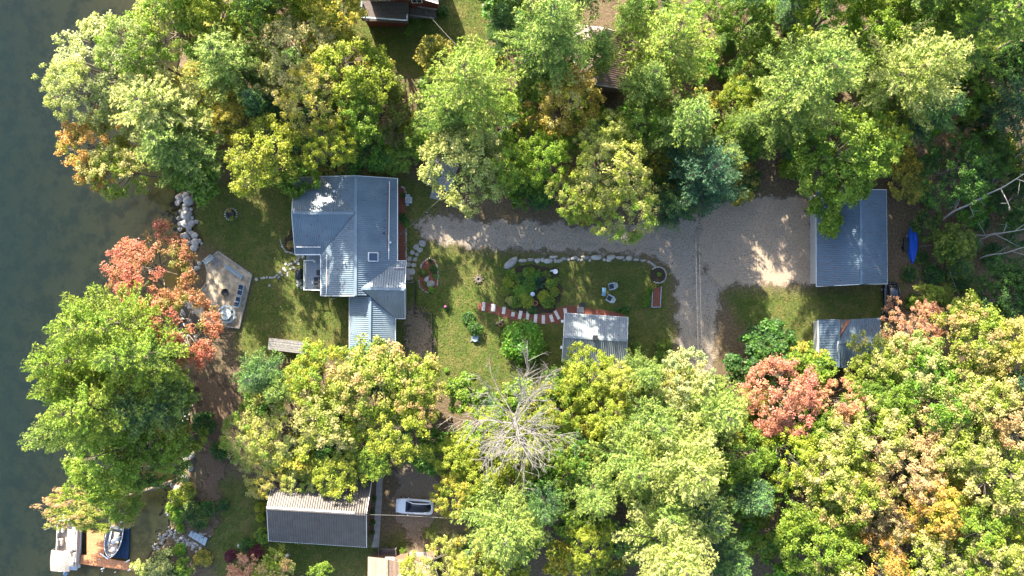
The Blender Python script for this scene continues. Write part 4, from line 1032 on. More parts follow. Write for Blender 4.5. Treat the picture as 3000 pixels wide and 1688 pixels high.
for k in range(16): stone(sb4, 585 + random.gauss(0, 9), 1567 + random.gauss(0, 4), random.uniform(4, 8), .0)
lk = thing('lake_stone_bed', 'brown stones lying under shallow water beside the boulder bank', 'lake stones', P(510, 620, WATER_Z))
for k in range(95):
    y = random.uniform(520, 730); x = np.interp(y, [520, 620, 730], [522, 505, 530]) + random.gauss(0, 15)
    if x < 540: stone(lk, x, y, random.uniform(6, 13), -.72, WET, name='lake_stone')
for k in range(70):
    y = random.uniform(1420, 1640); x = np.interp(y, [1420, 1540, 1640], [500, 478, 440]) - abs(random.gauss(0, 12)); stone(lk, x, y, random.uniform(4, 9), -.72, WET, name='lake_stone')

# boulder border along the drive
bw = thing('boulder_border', 'row of large pale boulders edging the lawn along the gravel driveway', 'stone border', P(1690, 760))
for x, y, d, asp, hz, rz in ((1497, 770, 46, .50, .5, .72), (1531, 764, 25, .5, .4, 0), (1555, 761, 20, .6, .5, 0), (1574, 764, 17, 1, .6, 0), (1589, 762, 13, 1, .7, 1.2), (1606, 765, 28, .62, .5, .1), (1627, 764, 14, .8, .6, 1.8), (1637, 765, 12, 1, .6, 0), (1653, 758, 17, .7, .6, 0), (1666, 760, 11, .9, .6, 0), (1682, 756, 21, .6, .5, .3), (1694, 760, 12, .8, .6, 2), (1715, 754, 25, .55, .5, -.1), (1728, 762, 11, .7, .6, 1), (1747, 755, 33, .5, .4, 0), (1790, 754, 26, .55, .5, .2), (1783, 762, 15, .8, .5, 0), (1816, 755, 25, .45, .4, 0), (1843, 757, 20, .85, .7, 0), (1864, 761, 16, .6, .5, 0), (1884, 763, 15, .6, .5, 0), (1902, 768, 14, .6, .5, -.5), (1912, 775, 15, .5, .5, -.7), (1622, 753, 26, .35, .3, .05), (1771, 761, 12, .7, .5, 0), (1644, 763, 10, .9, .5, 0), (1704, 762, 9, .9, .5, 0), (1829, 762, 8, .9, .5, 0), (1918, 779, 9, .8, .5, 0)):
    stone(bw, x, y, d, .0, ROCK, rz, asp, hz)

# stepping-stone paths
sp1 = thing('stepping_stones', 'curving line of small stepping stones from the patio to the house', 'stone path', P(810, 785))
for x, y, d in ((751, 819, 11), (767, 815, 8), (773, 814, 9), (782, 813, 8), (791, 813, 8), (797, 814, 8), (805, 812, 8), (811, 807, 8), (821, 799, 10), (832, 787, 11), (836, 793, 9), (842, 800, 8), (837, 774, 9), (846, 776, 9), (852, 788, 8), (855, 772, 8), (860, 784, 9), (864, 768, 9), (874, 772, 11), (876, 755, 10), (887, 753, 12), (872, 762, 9), (842, 807, 7), (790, 837, 8), (818, 811, 7), (826, 806, 7), (873, 825, 12), (874, 836, 11), (884, 843, 11), (880, 830, 10), (882, 818, 9), (815, 814, 6)):
    stone(sp1, x, y, d * .88, .02, FLAG, hz=.25, sink=.2)
sp2 = thing('stepping_stones', 'double line of broad flagstones from the driveway to the house door', 'stone path', P(1210, 750))
for x, y, d, rz in ((1238, 714, 20, -.5), (1219, 724, 17, .7), (1230, 733, 16, .4), (1208, 740, 14, 0), (1222, 746, 11, -.3), (1200, 758, 14, 1.2), (1217, 760, 13, .6), (1196, 775, 14, 0), (1212, 777, 14, -.2), (1208, 797, 18, 1.4), (1206, 815, 9, 1)):
    stone(sp2, x, y, d * 1.1, .03, FLAG, rz, .82, .16, sink=.2)
q = P(1194, 804); MB().box((q.x, q.y, .06), (.62, 1.5, .14)).build('door_slab', MT['concrete'], sp2, world=True, bevel=.02)
q = P(1196, 827); MB().box((q.x, q.y, .05), (1.35, .20, .16)).build('door_slab', MT['flag'], sp2, world=True, bevel=.02)

# red mulch path with white slab steps
mp = sheet('mulch_path', [(1400, 890), (1430, 888), (1470, 900), (1510, 918), (1560, 922), (1620, 918), (1640, 900), (1680, 898), (1800, 915), (1842, 932), (1800, 935), (1680, 925), (1650, 945), (1600, 948), (1550, 945), (1505, 938), (1465, 922), (1425, 912), (1402, 908)], .012, MT['mulch'], cell=.12, jag=.08)
for x, y, w, l, rz in ((1417, 898, 9, 26, -.08), (1445, 902, 13, 22, -.05), (1476, 910, 10, 21, -.1), (1503, 921, 10, 13, -.15), (1524, 923, 10, 24, -.2), (1546, 925, 9, 25, -.12), (1569, 933, 10, 26, -.08), (1592, 936, 10, 25, 0), (1616, 933, 10, 22, .3), (1632, 923, 9, 28, .5), (1656, 911, 10, 16, .15)):
    q = P(x, y); MB().box((0, 0, 0), (w * M1, l * M1, .09), taper=.94).build('slab_step', MT['slab_white'], mp).matrix_world = Matrix.Translation((q.x, q.y, .06)) @ Matrix.Rotation(rz, 4, 'Z')
q = P(1700, 908); MB().box((q.x, q.y, .07), (.86, .72, .12)).build('door_slab', MT['concrete'], mp)
tag(MB().box((0, 0, .03), (.75, .55, .04), rz=.1).build('door_mat', MT['black']), 'black door mat on the grass by the small shed step', 'mat').location = P(1705, 894)

# ------------------------------------------------------------------ lakeside patio
pc = P(640, 860); patio = thing('patio', 'sand-floored lakeside patio with plank edging and a pointed corner', 'patio', pc)
poly = [(641, 739), (737, 806), (701, 960), (594, 943), (560, 905), (545, 885), (577, 861), (604, 830), (606, 800), (601, 773)]
MB().prism([P(*p) for p in poly], -.1, .14).build('patio_floor', MT['sand'], patio, world=True)
edge = [(601, 772), (641, 737), (739, 806), (702, 962), (593, 945)]
for a, b_ in zip(edge, edge[1:]): rod('edge_board', P(*a) + Vector((0, 0, .14)), P(*b_) + Vector((0, 0, .14)), .13, .34, MT['wood_grey'], patio)
arc = [(604, 830), (596, 846), (585, 856), (574, 864), (562, 874)]
for a, b_ in zip(arc, arc[1:]): rod('edge_board', P(*a) + Vector((0, 0, .12)), P(*b_) + Vector((0, 0, .12)), .12, .28, MT['wood_grey'], patio)
dirs = Vector((.83, -.57, 0))
for k in range(8):                                             # boarded corner
    a = P(612, 765) + Vector((0, 0, .17)); a += Vector((.82, .56, 0)) * .0 + Vector((.55, -.38, 0)) * (k * .27)
    rod('corner_board', a + Vector((.75, .62, 0)) * -.1, a + Vector((.80, .66, 0)) * 1.0, .22, .05, MT['wood_grey'], patio)
def bench(label, px, py, rz, L=2.2):
    t = thing('bench', label, 'bench', P(px, py) + Vector((0, 0, .14)), rz, 'patio benches')
    for k in range(3): MB().box((0, -.16 + .16 * k, .44), (L, .13, .04)).build('seat_slat', MT['frame'], t)
    for k in range(2): MB().box((0, .30, .62 + .2 * k), (L, .04, .13)).build('back_slat', MT['frame'], t)
    for s in (-1, 1):
        MB().box((s * L * .46, 0, .22), (.08, .5, .44)).build('leg', MT['frame'], t); MB().box((s * L * .48, .05, .64), (.09, .62, .05)).build('armrest', MT['frame'], t)
    return t
bench('pale grey slatted bench along the upper right patio edge', 690, 797, math.radians(-34), 2.5)
bench('short pale grey bench at the upper left patio corner', 617, 762, math.radians(40), 1.3)
def club_chair(label, px, py, rz, group, first=None):
    if first is not None: t = copy_tree(first); t['label'] = label
    else:
        t = thing('chair', label, 'chair', (0, 0, 0), 0, group)
        MB().box((0, 0, .40), (.58, .56, .14)).build('seat_cushion', MT['navy'], t, bevel=.03)
        MB().box((.33, 0, .70), (.14, .56, .52), M=Matrix.Rotation(.18, 3, 'Y')).build('back_cushion', MT['navy'], t, bevel=.03)
        MB().box((.42, 0, .55), (.07, .66, .75), M=Matrix.Rotation(.18, 3, 'Y')).build('backrest', MT['frame'], t)
        for s in (-1, 1):
            MB().box((.03, s * .34, .62), (.74, .09, .04)).build('armrest', MT['frame'], t)
            for x in (-.28, .32): MB().box((x, s * .34, .30), (.07, .07, .60)).build('leg', MT['frame'], t)
        MB().box((0, 0, .30), (.62, .60, .05)).build('seat_frame', MT['frame'], t)
    t.location = P(px, py) + Vector((0, 0, .14)); t.rotation_euler.z = rz; return t
g_ = 'navy-cushioned chairs along the patio edge'; a_ = math.radians(-14)
k0 = club_chair('navy cushioned chair, topmost of the four on the patio edge', 710, 842, a_, g_)
club_chair('navy cushioned chair, second from the top of the patio four', 707, 857, a_, g_, k0)
club_chair('navy cushioned chair, third from the top of the patio four', 702, 877, a_, g_, k0)
club_chair('navy cushioned chair of the patio four, next to the octagonal table', 698, 891, a_, g_, k0)
fp = thing('fire_bowl', 'round black fire bowl in the middle of the patio', 'fire bowl', P(663, 857) + Vector((0, 0, .14)))
MB().lathe([(.20, .0), (.40, .12), (.46, .34), (.42, .36), (.34, .22), (.05, .16)], n=18).build('bowl', MT['black'], fp, smooth=True)
MB().tube([(math.cos(k * .5236) * .46, math.sin(k * .5236) * .46, .36) for k in range(13)], .03, 6, cap=False).build('rim', MT['black'], fp)
pt = thing('picnic_table', 'octagonal grey picnic table with its ring of benches', 'table', P(668, 920) + Vector((0, 0, .14)))
def octo(r0, r1, k, z, gap=.03):
    a0, a1 = math.radians(22.5 + 45 * k) + gap, math.radians(67.5 + 45 * k) - gap
    return MB().prism([(math.cos(a0) * r0, math.sin(a0) * r0), (math.cos(a0) * r1, math.sin(a0) * r1), (math.cos(a1) * r1, math.sin(a1) * r1), (math.cos(a1) * r0, math.sin(a1) * r0)], z - .05, z)
for k in range(8):
    octo(.05, .72, k, .76, .012).build('table_board', MT['frame'], pt)
    if k not in (3, 4): octo(.92, 1.20, k, .46, .02).build('seat_board', MT['frame'], pt)
for k in range(4): MB().beam((math.cos(k * .785) * 1.1, math.sin(k * .785) * 1.1, .38), (-math.cos(k * .785) * 1.1, -math.sin(k * .785) * 1.1, .38), .08, .09).build('crossbar', MT['frame'], pt)
for k in range(8): MB().beam((math.cos(k * .785) * .85, math.sin(k * .785) * .85, 0), (math.cos(k * .785) * .4, math.sin(k * .785) * .4, .7), .07, .07).build('leg', MT['frame'], pt)
MB().tube([(-.62, .06, .79), (0, .0, .80)], .035, 6).build('umbrella_pole', MT['white'], pt)
hl = thing('handrail', 'grey wooden handrail along the lower left patio edge', 'handrail', P(590, 945))
rod('rail', P(593, 946, 1.0), P(672, 962, 1.0), .10, .06, MT['wood_dark'], hl)
for f in (0, .5, 1): q = P(593 + 79 * f, 946 + 16 * f, 0); MB().box((q.x, q.y, .5), (.09, .09, 1.0)).build('post', MT['wood_dark'], hl, world=True)

# ------------------------------------------------------------------ dock, boats, shore steps
dz = -.12
dock = thing('dock', 'orange-brown L-shaped plank dock between the two boats', 'dock', P(330, 1650, 0) + Vector((0, 0, WATER_Z)))
def planks(quad, n, name='dock_board', mm='dock_wood', parent=dock, th=.05, gap=.06):
    Q4 = [P(x, y, dz) for x, y in quad]
    for k in range(n):
        f0, f1 = (k + gap / 2) / n, (k + 1 - gap / 2) / n; d = Vector((0, 0, random.uniform(-.006, .006)))
        MB().slab([Q4[0].lerp(Q4[1], f0) + d, Q4[0].lerp(Q4[1], f1) + d, Q4[3].lerp(Q4[2], f1) + d, Q4[3].lerp(Q4[2], f0) + d], th).build(name, MT[mm], parent, world=True)
planks([(238, 1626), (408, 1652), (405, 1675), (234, 1651)], 34, gap=.10)
planks([(256, 1552), (256, 1627.5), (305, 1635), (305, 1559)], 15, gap=.10)
for a, b_ in (((238, 1626), (408, 1652)), ((234, 1651), (405, 1675)), ((256, 1552), (256, 1627)), ((305, 1559), (305, 1635))): rod('stringer', P(*a, dz - .12), P(*b_, dz - .12), .07, .14, MT['dock_wood'], dock)
for x, y in ((300, 1633), (345, 1671), (395, 1650), (308, 1668), (240, 1652)):
    MB().tube([P(x, y, -1.6), Vector(P(x, y, 0)) + Vector((0, 0, .75))], .05, 8).build('dock_pole', MT['alu'], dock, world=True)
for a, b_ in (((293, 1621, .1), (316, 1638, .1)), ((375, 1672, .45), (405, 1653, .5)), ((368, 1647, .05), (380, 1641, .1)), ((296, 1668, .0), (306, 1664, .05))):
    MB().tube([P(*a), P(*b_)], .075, 8).build('dock_bumper', MT['white'], dock, world=True)

def hull_sections(L, W, D, n=13, fl=.6, bow=2.2, z0=0.0, inset=0.0, stern=.86, rise=.18):
    secs = []
    for i in range(n):
        t = i / (n - 1); w = (W / 2) * (stern + (1 - stern) * min(1, t * 3)) * (1 - max(0, (t - .45) / .55) ** bow) ** .75 - inset
        w = max(w, .015); y = -L / 2 + t * L - (inset if i == n - 1 else 0); kz = z0 + (D * .55 * max(0, (t - .6) / .4) ** 2); top = z0 + D + rise * t * t - inset * .3
        secs.append([Vector((-w, y, top)), Vector((-w * .96, y, (top + kz) / 2)), Vector((-w * fl, y, kz + inset)), Vector((w * fl, y, kz + inset)), Vector((w * .96, y, (top + kz) / 2)), Vector((w, y, top))])
    return secs
def open_hull(mb, secs, floor=None):
    n = len(secs[0]); vs = [p for s in secs for p in s]
    mb.add(vs, [(i*n + k, i*n + k + 1, (i+1)*n + k + 1, (i+1)*n + k) for i in range(len(secs) - 1) for k in range(n - 1)] + [tuple(range(n))])
fb = thing('fishing_boat', 'open grey fishing boat with dark hull and pointed bow tied in the dock corner', 'boat', P(336, 1580) + Vector((0, 0, WATER_Z + .07)), math.radians(168))
S1 = hull_sections(4.5, 2.05, .85); mb = MB(); open_hull(mb, S1); mb.build('hull', MT['boat_navy'], fb, smooth=True)
S2 = hull_sections(4.3, 1.85, .72, z0=.16, inset=.02); mb = MB(); open_hull(mb, S2); mb.build('liner', MT['boat_grey'], fb)
MB().tube([s[0] for s in S1] + [s[-1] for s in S1[::-1]], .055, 6).build('gunwale', MT['offwhite'], fb)
MB().box((0, 0.3, .30), (.95, 2.3, .05)).build('floor', MT['boat_floor'], fb)
MB().box((0, 1.15, .62), (1.25, 1.1, .07), taper=.8).build('fore_deck', MT['boat_floor'], fb, bevel=.02)
for x, y in ((.05, .25), (-.15, 1.2)): 
    MB().lathe([(.03, .25), (.03, .62), (.26, .64), (.27, .74), (.2, .78)], (x, y, 0), 12).build('seat', MT['offwhite'], fb, smooth=True)
MB().box((0, -1.55, .58), (1.45, .45, .10)).build('stern_bench', MT['boat_grey'], fb, bevel=.02)
MB().box((-.5, -.2, .66), (.38, .55, .62), taper=.8).build('console', MT['offwhite'], fb, bevel=.03)
MB().box((.62, .0, .58), (.26, 1.9, .08)).build('side_locker', MT['offwhite'], fb, bevel=.02)
o = MB().box((0, -2.45, .78), (.34, .55, .48), taper=.75).build('engine', MT['offwhite'], fb, bevel=.06); MB().box((0, -2.5, .2), (.12, .22, .9)).build('engine_leg', MT['boat_grey'], o)
MB().tube([(0, 1.95, 1.05), (.12, 2.25, 1.08), (.05, 2.05, 1.12)], .04, 6).build('trolling_motor', MT['offwhite'], fb)
tl = thing('boat_lift', 'white tube of a boat lift above the fishing boat stern', 'boat lift', P(352, 1535) + Vector((0, 0, WATER_Z)))
rod('lift_post', P(349, 1536, -1), P(349, 1532, 1.6), .12, .12, MT['white'], tl); rod('lift_arm', P(340, 1530, 1.5), P(362, 1531, 1.5), .14, .10, MT['white'], tl); MB().box(P(329, 1545, .9), (.42, .4, .4)).build('lift_motor', MT['white'], tl, world=True, bevel=.05)

pb = thing('pontoon_boat', 'pontoon boat with beige canopy and cream seats beside the dock', 'boat', P(203, 1590) + Vector((0, 0, WATER_Z)), math.radians(-2.5))
for s in (-1, 1):
    MB().tube([(s * .98, -3.2, .12), (s * .98, 2.6, .12), (s * .98, 3.15, .2), (s * .98, 3.4, .34)], [.33, .33, .26, .05], 12).build('pontoon', MT['alu'], pb, smooth=True)
MB().box((0, -.05, .52), (2.6, 6.3, .10)).build('deck', MT['boat_floor'], pb, bevel=.02)
pts = [(-1.25, -2.7), (-1.25, 2.2), (-1.05, 2.85), (-.55, 3.1), (.55, 3.1), (1.05, 2.85), (1.25, 2.2), (1.25, -2.7), (-1.25, -2.7)]
for A_, B_ in zip(pts, pts[1:]):
    MB().beam((*A_, .86), (*B_, .86), .05, .58).build('fence_panel', MT['vinyl'], pb)
MB().tube([(*p, 1.18) for p in pts], .05, 6).build('top_rail', MT['offwhite'], pb)
for x, y, sx_, sy_ in ((-.92, .15, .56, .9), (.88, .1, .62, 1.7), (.82, -1.9, .62, 1.5), (-.85, 2.0, .6, 1.3), (.8, 2.1, .6, 1.2), (-.1, 2.72, 1.1, .5)):
    o = MB().box((x, y, .80), (sx_, sy_, .42)).build('bench_seat', MT['vinyl'], pb, bevel=.06)
    MB().box((x + (.22 if x > 0 else -.22) * (abs(x) > .3), y + (.2 if abs(x) < .3 else 0), 1.12), (.20 if abs(x) > .3 else sx_, sy_ if abs(x) > .3 else .2, .34)).build('seat_back', MT['vinyl'], o, bevel=.05)
MB().box((.35, -.9, .95), (.5, .45, .8), taper=.8).build('console', MT['offwhite'], pb, bevel=.04)
secs = []
for i in range(7):
    y = -3.0 + 2.55 * i / 6; hgt = 2.35 + .16 * math.sin(math.pi * i / 6)
    secs.append([Vector((-1.28, y, hgt - .16)), Vector((-.7, y, hgt)), Vector((0, y, hgt + .05)), Vector((.62, y, hgt)), Vector((1.05, y, hgt - .14)), Vector((1.05, y, hgt - .18)), Vector((0, y, hgt)), Vector((-1.28, y, hgt - .20))])
MB().loft(secs).build('canopy', MT['canvas'], pb)
for i in range(4):
    y = -2.95 + .82 * i; MB().tube([(-1.26, y - .0, .9), (-1.24, y, 2.2), (0, y, 2.42), (1.02, y, 2.22), (1.22, y, .9)], .022, 5).build('canopy_pole', MT['alu'], pb)
MB().box((0, -3.15, .60), (2.3, .5, .06)).build('stern_platform', MT['alu'], pb); MB().tube([(-.85, -3.45, .75), (.3, -3.5, .75)], .05, 6).build('stern_rail', MT['alu'], pb)
o = MB().lathe([(.10, .45), (.28, .65), (.30, .95), (.20, 1.12), (.05, 1.16)], (-.12, -3.75, 0), 12).build('engine', MT['engine_blue'], pb, smooth=True); MB().box((-.12, -3.7, .1), (.14, .3, .9)).build('engine_leg', MT['boat_grey'], o)

lp = thing('lift_platform', 'dark navy floating platform under the fishing boat beside the dock', 'boat lift', P(352, 1585) + Vector((0, 0, WATER_Z)))
for k in range(6):
    q = [P(310 + k * 11.8, 1538 + k * 1.2, WATER_Z + .06), P(321 + k * 11.8, 1539 + k * 1.2, WATER_Z + .06), P(320 + k * 11.2, 1632 + k * 1.3, WATER_Z + .06), P(309.5 + k * 11.2, 1630.5 + k * 1.3, WATER_Z + .06)]
    MB().slab(q, .25).build('float_panel', MT['navy'], lp, world=True)
st = thing('shore_steps', 'flight of blue-grey board steps lying between stones on the shore', 'steps', P(572, 1578))
q0 = [P(540, 1545, -.15), P(608, 1578, .35), P(600, 1600, .35), P(531, 1557, -.15)]
for k in range(7):
    f0, f1 = k / 7 + .006, (k + 1) / 7 - .006; z_ = Vector((0, 0, .0))
    MB().slab([q0[0].lerp(q0[1], f0), q0[0].lerp(q0[1], f1), q0[3].lerp(q0[2], f1), q0[3].lerp(q0[2], f0)], .12).build('step_board', MT['frame'], st, world=True)
for a, b_ in (((562, 1562, .7), (574, 1556, .7)), ((590, 1577, .95), (602, 1572, .95))): MB().beam(P(*a), P(*b_), .07, .07).build('handrail_post', MT['black'], st, world=True)

# upturned blue boat, black cart
kb = thing('upturned_boat', 'bright blue upturned rowboat on the ground beyond the garage', 'boat', P(2671, 720), math.radians(180))
S = hull_sections(4.45, 1.36, .52, rise=.08, stern=.55, bow=1.7); top = .60
MB().loft([[Vector((p.x, p.y, top - p.z)) for p in s] for s in S]).build('hull', MT['blue_hull'], kb, smooth=False, fix=True)
MB().tube([(0, -2.1, .63), (0, 0, .65), (0, 1.7, .50)], .05, 6).build('keel', MT['blue_hull'], kb)
kc = thing('garden_cart', 'black garden cart standing against the blue upturned boat', 'cart', P(2649, 717))
MB().box((0, 0, .45), (.55, 1.6, .40), taper=1.12).build('tub', MT['black'], kc, bevel=.05)
for s in (-1, 1): MB().tube([(s * .3 - .06, -.4, .22), (s * .3 + .06, -.4, .22)], .22, 12).build('wheel', MT['rubber'], kc)
MB().tube([(0, .8, .5), (0, 1.2, .75)], .03, 6).build('handle', MT['alu'], kc)

# ------------------------------------------------------------------ cars
def car(name, label, loc, rz, L, W, Ht, paint, glassroof):
    t = thing(name, label, 'car', loc, rz)
    hx, hw = L / 2, W / 2; belt = Ht * .60
    prof = [(-1.0, .46, .42, .48), (-.985, .62, .34, .54), (-.94, .78, .28, .59), (-.86, .90, .22, .63), (-.70, .975, .20, .67), (-.40, 1.0, .20, .72), (0, 1.0, .20, .74), (.45, 1.0, .20, .75), (.72, .985, .22, .75), (.86, .94, .26, .73), (.94, .84, .34, .68), (.985, .70, .42, .62), (1.0, .55, .48, .56)]
    secs = []
    for x, w, zb_, zt in prof:
        X, Wd, B, T_ = x * hx, w * hw, zb_ * Ht * .62 / .62 * .9, zt * belt / .75
        secs.append([Vector((X, -Wd * .90, B)), Vector((X, -Wd, (B + T_) * .5)), Vector((X, -Wd * .97, T_ * .93)), Vector((X, -Wd * .86, T_)), Vector((X, 0, T_ * 1.025)), Vector((X, Wd * .86, T_)), Vector((X, Wd * .97, T_ * .93)), Vector((X, Wd, (B + T_) * .5)), Vector((X, Wd * .90, B))])
    MB().loft(secs).build('body', paint, t, smooth=True, fix=True)
    cab = [(-.47, .64, 0.0), (-.42, .72, .12), (-.26, .735, .52), (-.08, .72, .88), (.15, .71, 1.0), (.42, .70, .97), (.66, .66, .78), (.80, .61, .48), (.87, .52, .2), (.90, .42, 0.02)]
    secs = []
    for x, w, h in cab:
        X = x * hx; z0 = belt * .96; z1 = z0 + (Ht - z0) * h + .012
        secs.append([Vector((X, -w * hw * 1.10, z0)), Vector((X, -w * hw * (1.08 - .16 * h), z0 + (z1 - z0) * .75)), Vector((X, -w * hw * (.98 - .2 * h), z1)), Vector((X, 0, z1 + .035 * h)), Vector((X, w * hw * (.98 - .2 * h), z1)), Vector((X, w * hw * (1.08 - .16 * h), z0 + (z1 - z0) * .75)), Vector((X, w * hw * 1.10, z0))])
    MB().loft(secs).build('glasshouse', MT['glass_dark'] if glassroof else MT['car_black'], t, smooth=True, fix=True)
    for s in (-1, 1):
        rail = [Vector((x * hx, s * w * hw * (1.02 - .19 * h), belt * .96 + (Ht - belt * .96) * h + .02)) for x, w, h in cab]
        MB().tube(rail, [.04, .05, .06, .065, .07, .07, .08, .09, .09, .08], 6).build('roof_rail', paint, t, smooth=True)
    arch = [Vector((.90 * hx + .02 * hx * math.cos(a), s_, 0)) for a, s_ in ()]
    tail = [Vector((.93 * hx - .10 * abs(u) ** 2 * hx, u * hw * .66, belt * 1.0 + .03)) for u in np.linspace(-1, 1, 9)]
    MB().tube(tail, .09, 6).build('hatch', paint, t, smooth=True)
    MB().slab([(-.43 * hx, -.66 * hw, belt * .98 + .07), (-.43 * hx, .66 * hw, belt * .98 + .07), (-.16 * hx, .58 * hw, Ht * .90), (-.16 * hx, -.58 * hw, Ht * .90)], .02).build('windshield', MT['glass_sky'], t)
    for x in (-.63, .60):
        for s in (-1, 1):
            w_ = MB().tube([(x * hx, s * (hw - .22), .34), (x * hx, s * (hw - .01), .34)], .34, 16).build('wheel', MT['rubber'], t, smooth=False)
            MB().tube([(x * hx, s * (hw - .03), .34), (x * hx, s * (hw + .005), .34)], .22, 12).build('rim', MT['alloy'], w_)
    for s in (-1, 1):
        MB().box((-.93 * hx, s * .70 * hw, belt * .70), (.22, .34, .12)).build('headlight', MT['clear_lens'], t, bevel=.03)
        MB().box((.965 * hx, s * .68 * hw, belt * .78), (.16, .36, .13)).build('taillight', MT['red_lens'], t, bevel=.03)
        MB().box((-.33 * hx, s * (hw + .09), belt * 1.02), (.14, .20, .13)).build('mirror', paint, t, bevel=.03)
    return t
car('parked_car', 'white car with dark glass roof parked on the dirt drive', P(1216.5, 1480), math.radians(-3), 4.72, 1.92, 1.45, MT['car_white'], True)
car('parked_suv', 'black car parked nose down between the garage and the low shed', P(2604, 880), math.radians(92), 4.6, 2.0, 1.75, MT['car_black'], False)

# ------------------------------------------------------------------ garden
ob = sheet('flower_bed', [(1232, 785), (1240, 766), (1256, 757), (1274, 764), (1282, 790), (1281, 835), (1270, 852), (1252, 856), (1236, 845), (1226, 825)], .014, MT['mulch'], cell=.10, jag=.05, kind=None)
tag(ob, 'oval red mulch bed edged with small pale stones near the house door', 'flower bed')
row(ob, [(1231, 787, 0), (1240, 768, 0), (1256, 757, 0), (1272, 762, 0), (1281, 780, 0), (1283, 810, 0), (1281, 838, 0)], 4.2, 3.5, 6, .6)
row(ob, [(1226, 822, 0), (1230, 838, 0), (1242, 853, 0), (1256, 857, 0)], 4.2, 3.5, 6, .6)
def boulder(label, px, py, d, hz=.8, asp=.85, rz=0, m=None):
    o = stone(None, px, py, d, 0, ROCK, rz, asp, hz, 'boulder'); return tag(o, label, 'boulder')
boulder('upper grey boulder in the oval mulch bed', 1250, 818, 21, .8, .7, 1.2)
boulder('lower rounded pale boulder in the oval mulch bed', 1262, 832, 24, .8, .95, .3)
boulder('lone white boulder on the grass at lower left', 706, 1597, 20, .9, .95, .5)
boulder('pale flat rock beside the sunny strip below the brown cottage', 842, 1627, 14, .6, .7, .5)
bed2 = sheet('flower_bed', [(1167, 545), (1176, 548), (1188, 565), (1191, 600), (1190, 765), (1166, 765)], .012, MT['mulch'], cell=.12, jag=.05, kind=None)
tag(bed2, 'long red mulch bed with stone rim along the house wall', 'flower bed')
row(bed2, [(1176, 545, 0), (1188, 560, 0), (1192, 580, 0)], 6, 6, 9, 1); row(bed2, [(1191, 640, 0), (1190, 690, 0), (1190, 764, 0)], 4.6, 3.5, 6, .7)
bed3 = sheet('flower_bed', [(862, 650), (846, 690), (834, 700), (838, 725), (850, 740), (866, 744)], .012, MT['soil'], cell=.12, jag=.05, kind=None)
tag(bed3, 'dark curved bed with stone rim at the lake side of the house', 'flower bed')
row(bed3, [(822, 702, 0), (826, 722, 0), (838, 738, 0), (862, 744, 0)], 4, 4, 6.5, .7)
bed4 = sheet('flower_bed', [(1490, 790), (1520, 780), (1580, 778), (1630, 790), (1645, 830), (1640, 880), (1620, 915), (1570, 920), (1520, 915), (1480, 890), (1475, 830)], .010, MT['soil'], cell=.15, jag=.2, kind=None)
tag(bed4, 'planted garden bed full of mixed perennials between boulders and slab path', 'garden bed')
rb = thing('planter_ring', 'round stone-edged planting ring with a bright plant at the lawn corner', 'planter', P(1928, 806))
MB().lathe([(1.0, .0), (.98, .12), (.5, .16), (.02, .17)], n=18).build('soil', MT['soil'], rb)
for k in range(24):
    a = math.radians(-120 + k * 11); o = link('stone', random.choice(ROCK), rb); o.location = (math.cos(a) * 1.0, math.sin(a) * 1.0, .1); o.scale = (.24, .22, .2); o.rotation_euler.z = random.uniform(0, 6)
rbx = thing('raised_bed', 'narrow raised bed of red mulch with grey side boards at the lawn corner', 'raised bed', P(1920, 866))
MB().prism([P(1912, 843), P(1936, 840), P(1934, 898), P(1910, 898)], 0, .28).build('mulch', MT['mulch'], rbx, world=True)
for a, b_ in (((1912, 842), (1909, 900)), ((1937, 840), (1934, 900)), ((1909, 900), (1934, 900))): rod('side_board', P(*a, .17), P(*b_, .17), .08, .36, MT['frame'], rbx)
fr_ = thing('fire_ring', 'low stone fire ring with iron hoop on the open lawn', 'fire ring', P(1402, 818))
for k in range(11):
    a = k * .571; o = link('stone', random.choice(WET), fr_); o.location = (math.cos(a) * .52, math.sin(a) * .52, .08); o.scale = (.34, .26, .22); o.rotation_euler.z = a
for r_ in (.36, .22): MB().tube([(math.cos(k * .4488) * r_, math.sin(k * .4488) * r_, .22) for k in range(15)], .035, 6, cap=False).build('iron_hoop', MT['wood_grey'], fr_)
MB().lathe([(.34, .02), (.33, .06), (.02, .07)], n=14).build('ash', MT['soil'], fr_)
lb = thing('planter_ring', 'round planter ring with dry brown plants on the lakeside lawn', 'planter', P(677, 628))
MB().lathe([(.50, .0), (.48, .30), (.40, .30), (.38, .14), (.02, .12)], n=16).build('pot', MT['black'], lb)
for k in range(16):
    a = k * .3927; o = link('stone', random.choice(ROCK), lb); o.location = (math.cos(a) * .74, math.sin(a) * .74, .05); o.scale = (.28, .24, .2); o.rotation_euler.z = a
def pot(label, px, py, r, mm='terracotta', cat='plant pot', h=.5, name='plant_pot'):
    t = thing(name, label, cat, P(px, py))
    MB().lathe([(r * .62, 0), (r, h), (r * 1.06, h), (r * 1.06, h * .92), (r * .84, h), (r * .80, h * .7)], n=16).build('pot', MT[mm], t, smooth=False)
    MB().lathe([(r * .82, h * .72), (r * .5, h * .76), (.01, h * .77)], n=14).build('soil', MT['soil'], t); return t
pot('terracotta pot in the garden bed above the slab path', 1568, 888, .30)
pot('terracotta pot beside logs at the edge of the big round bush', 1467, 950, .26)
dw = thing('driftwood', 'small pale driftwood branch lying by the terracotta pot', 'driftwood', P(1460, 945)); MB().tube([P(1449, 951, .1), P(1462, 946, .2), P(1474, 936, .15)], [.04, .12, .05], 6).build('branch', MT['dead_wood'], dw, world=True); MB().tube([P(1464, 945, .2), P(1470, 953, .3)], .05, 5).build('twig', MT['dead_wood'], dw, world=True)
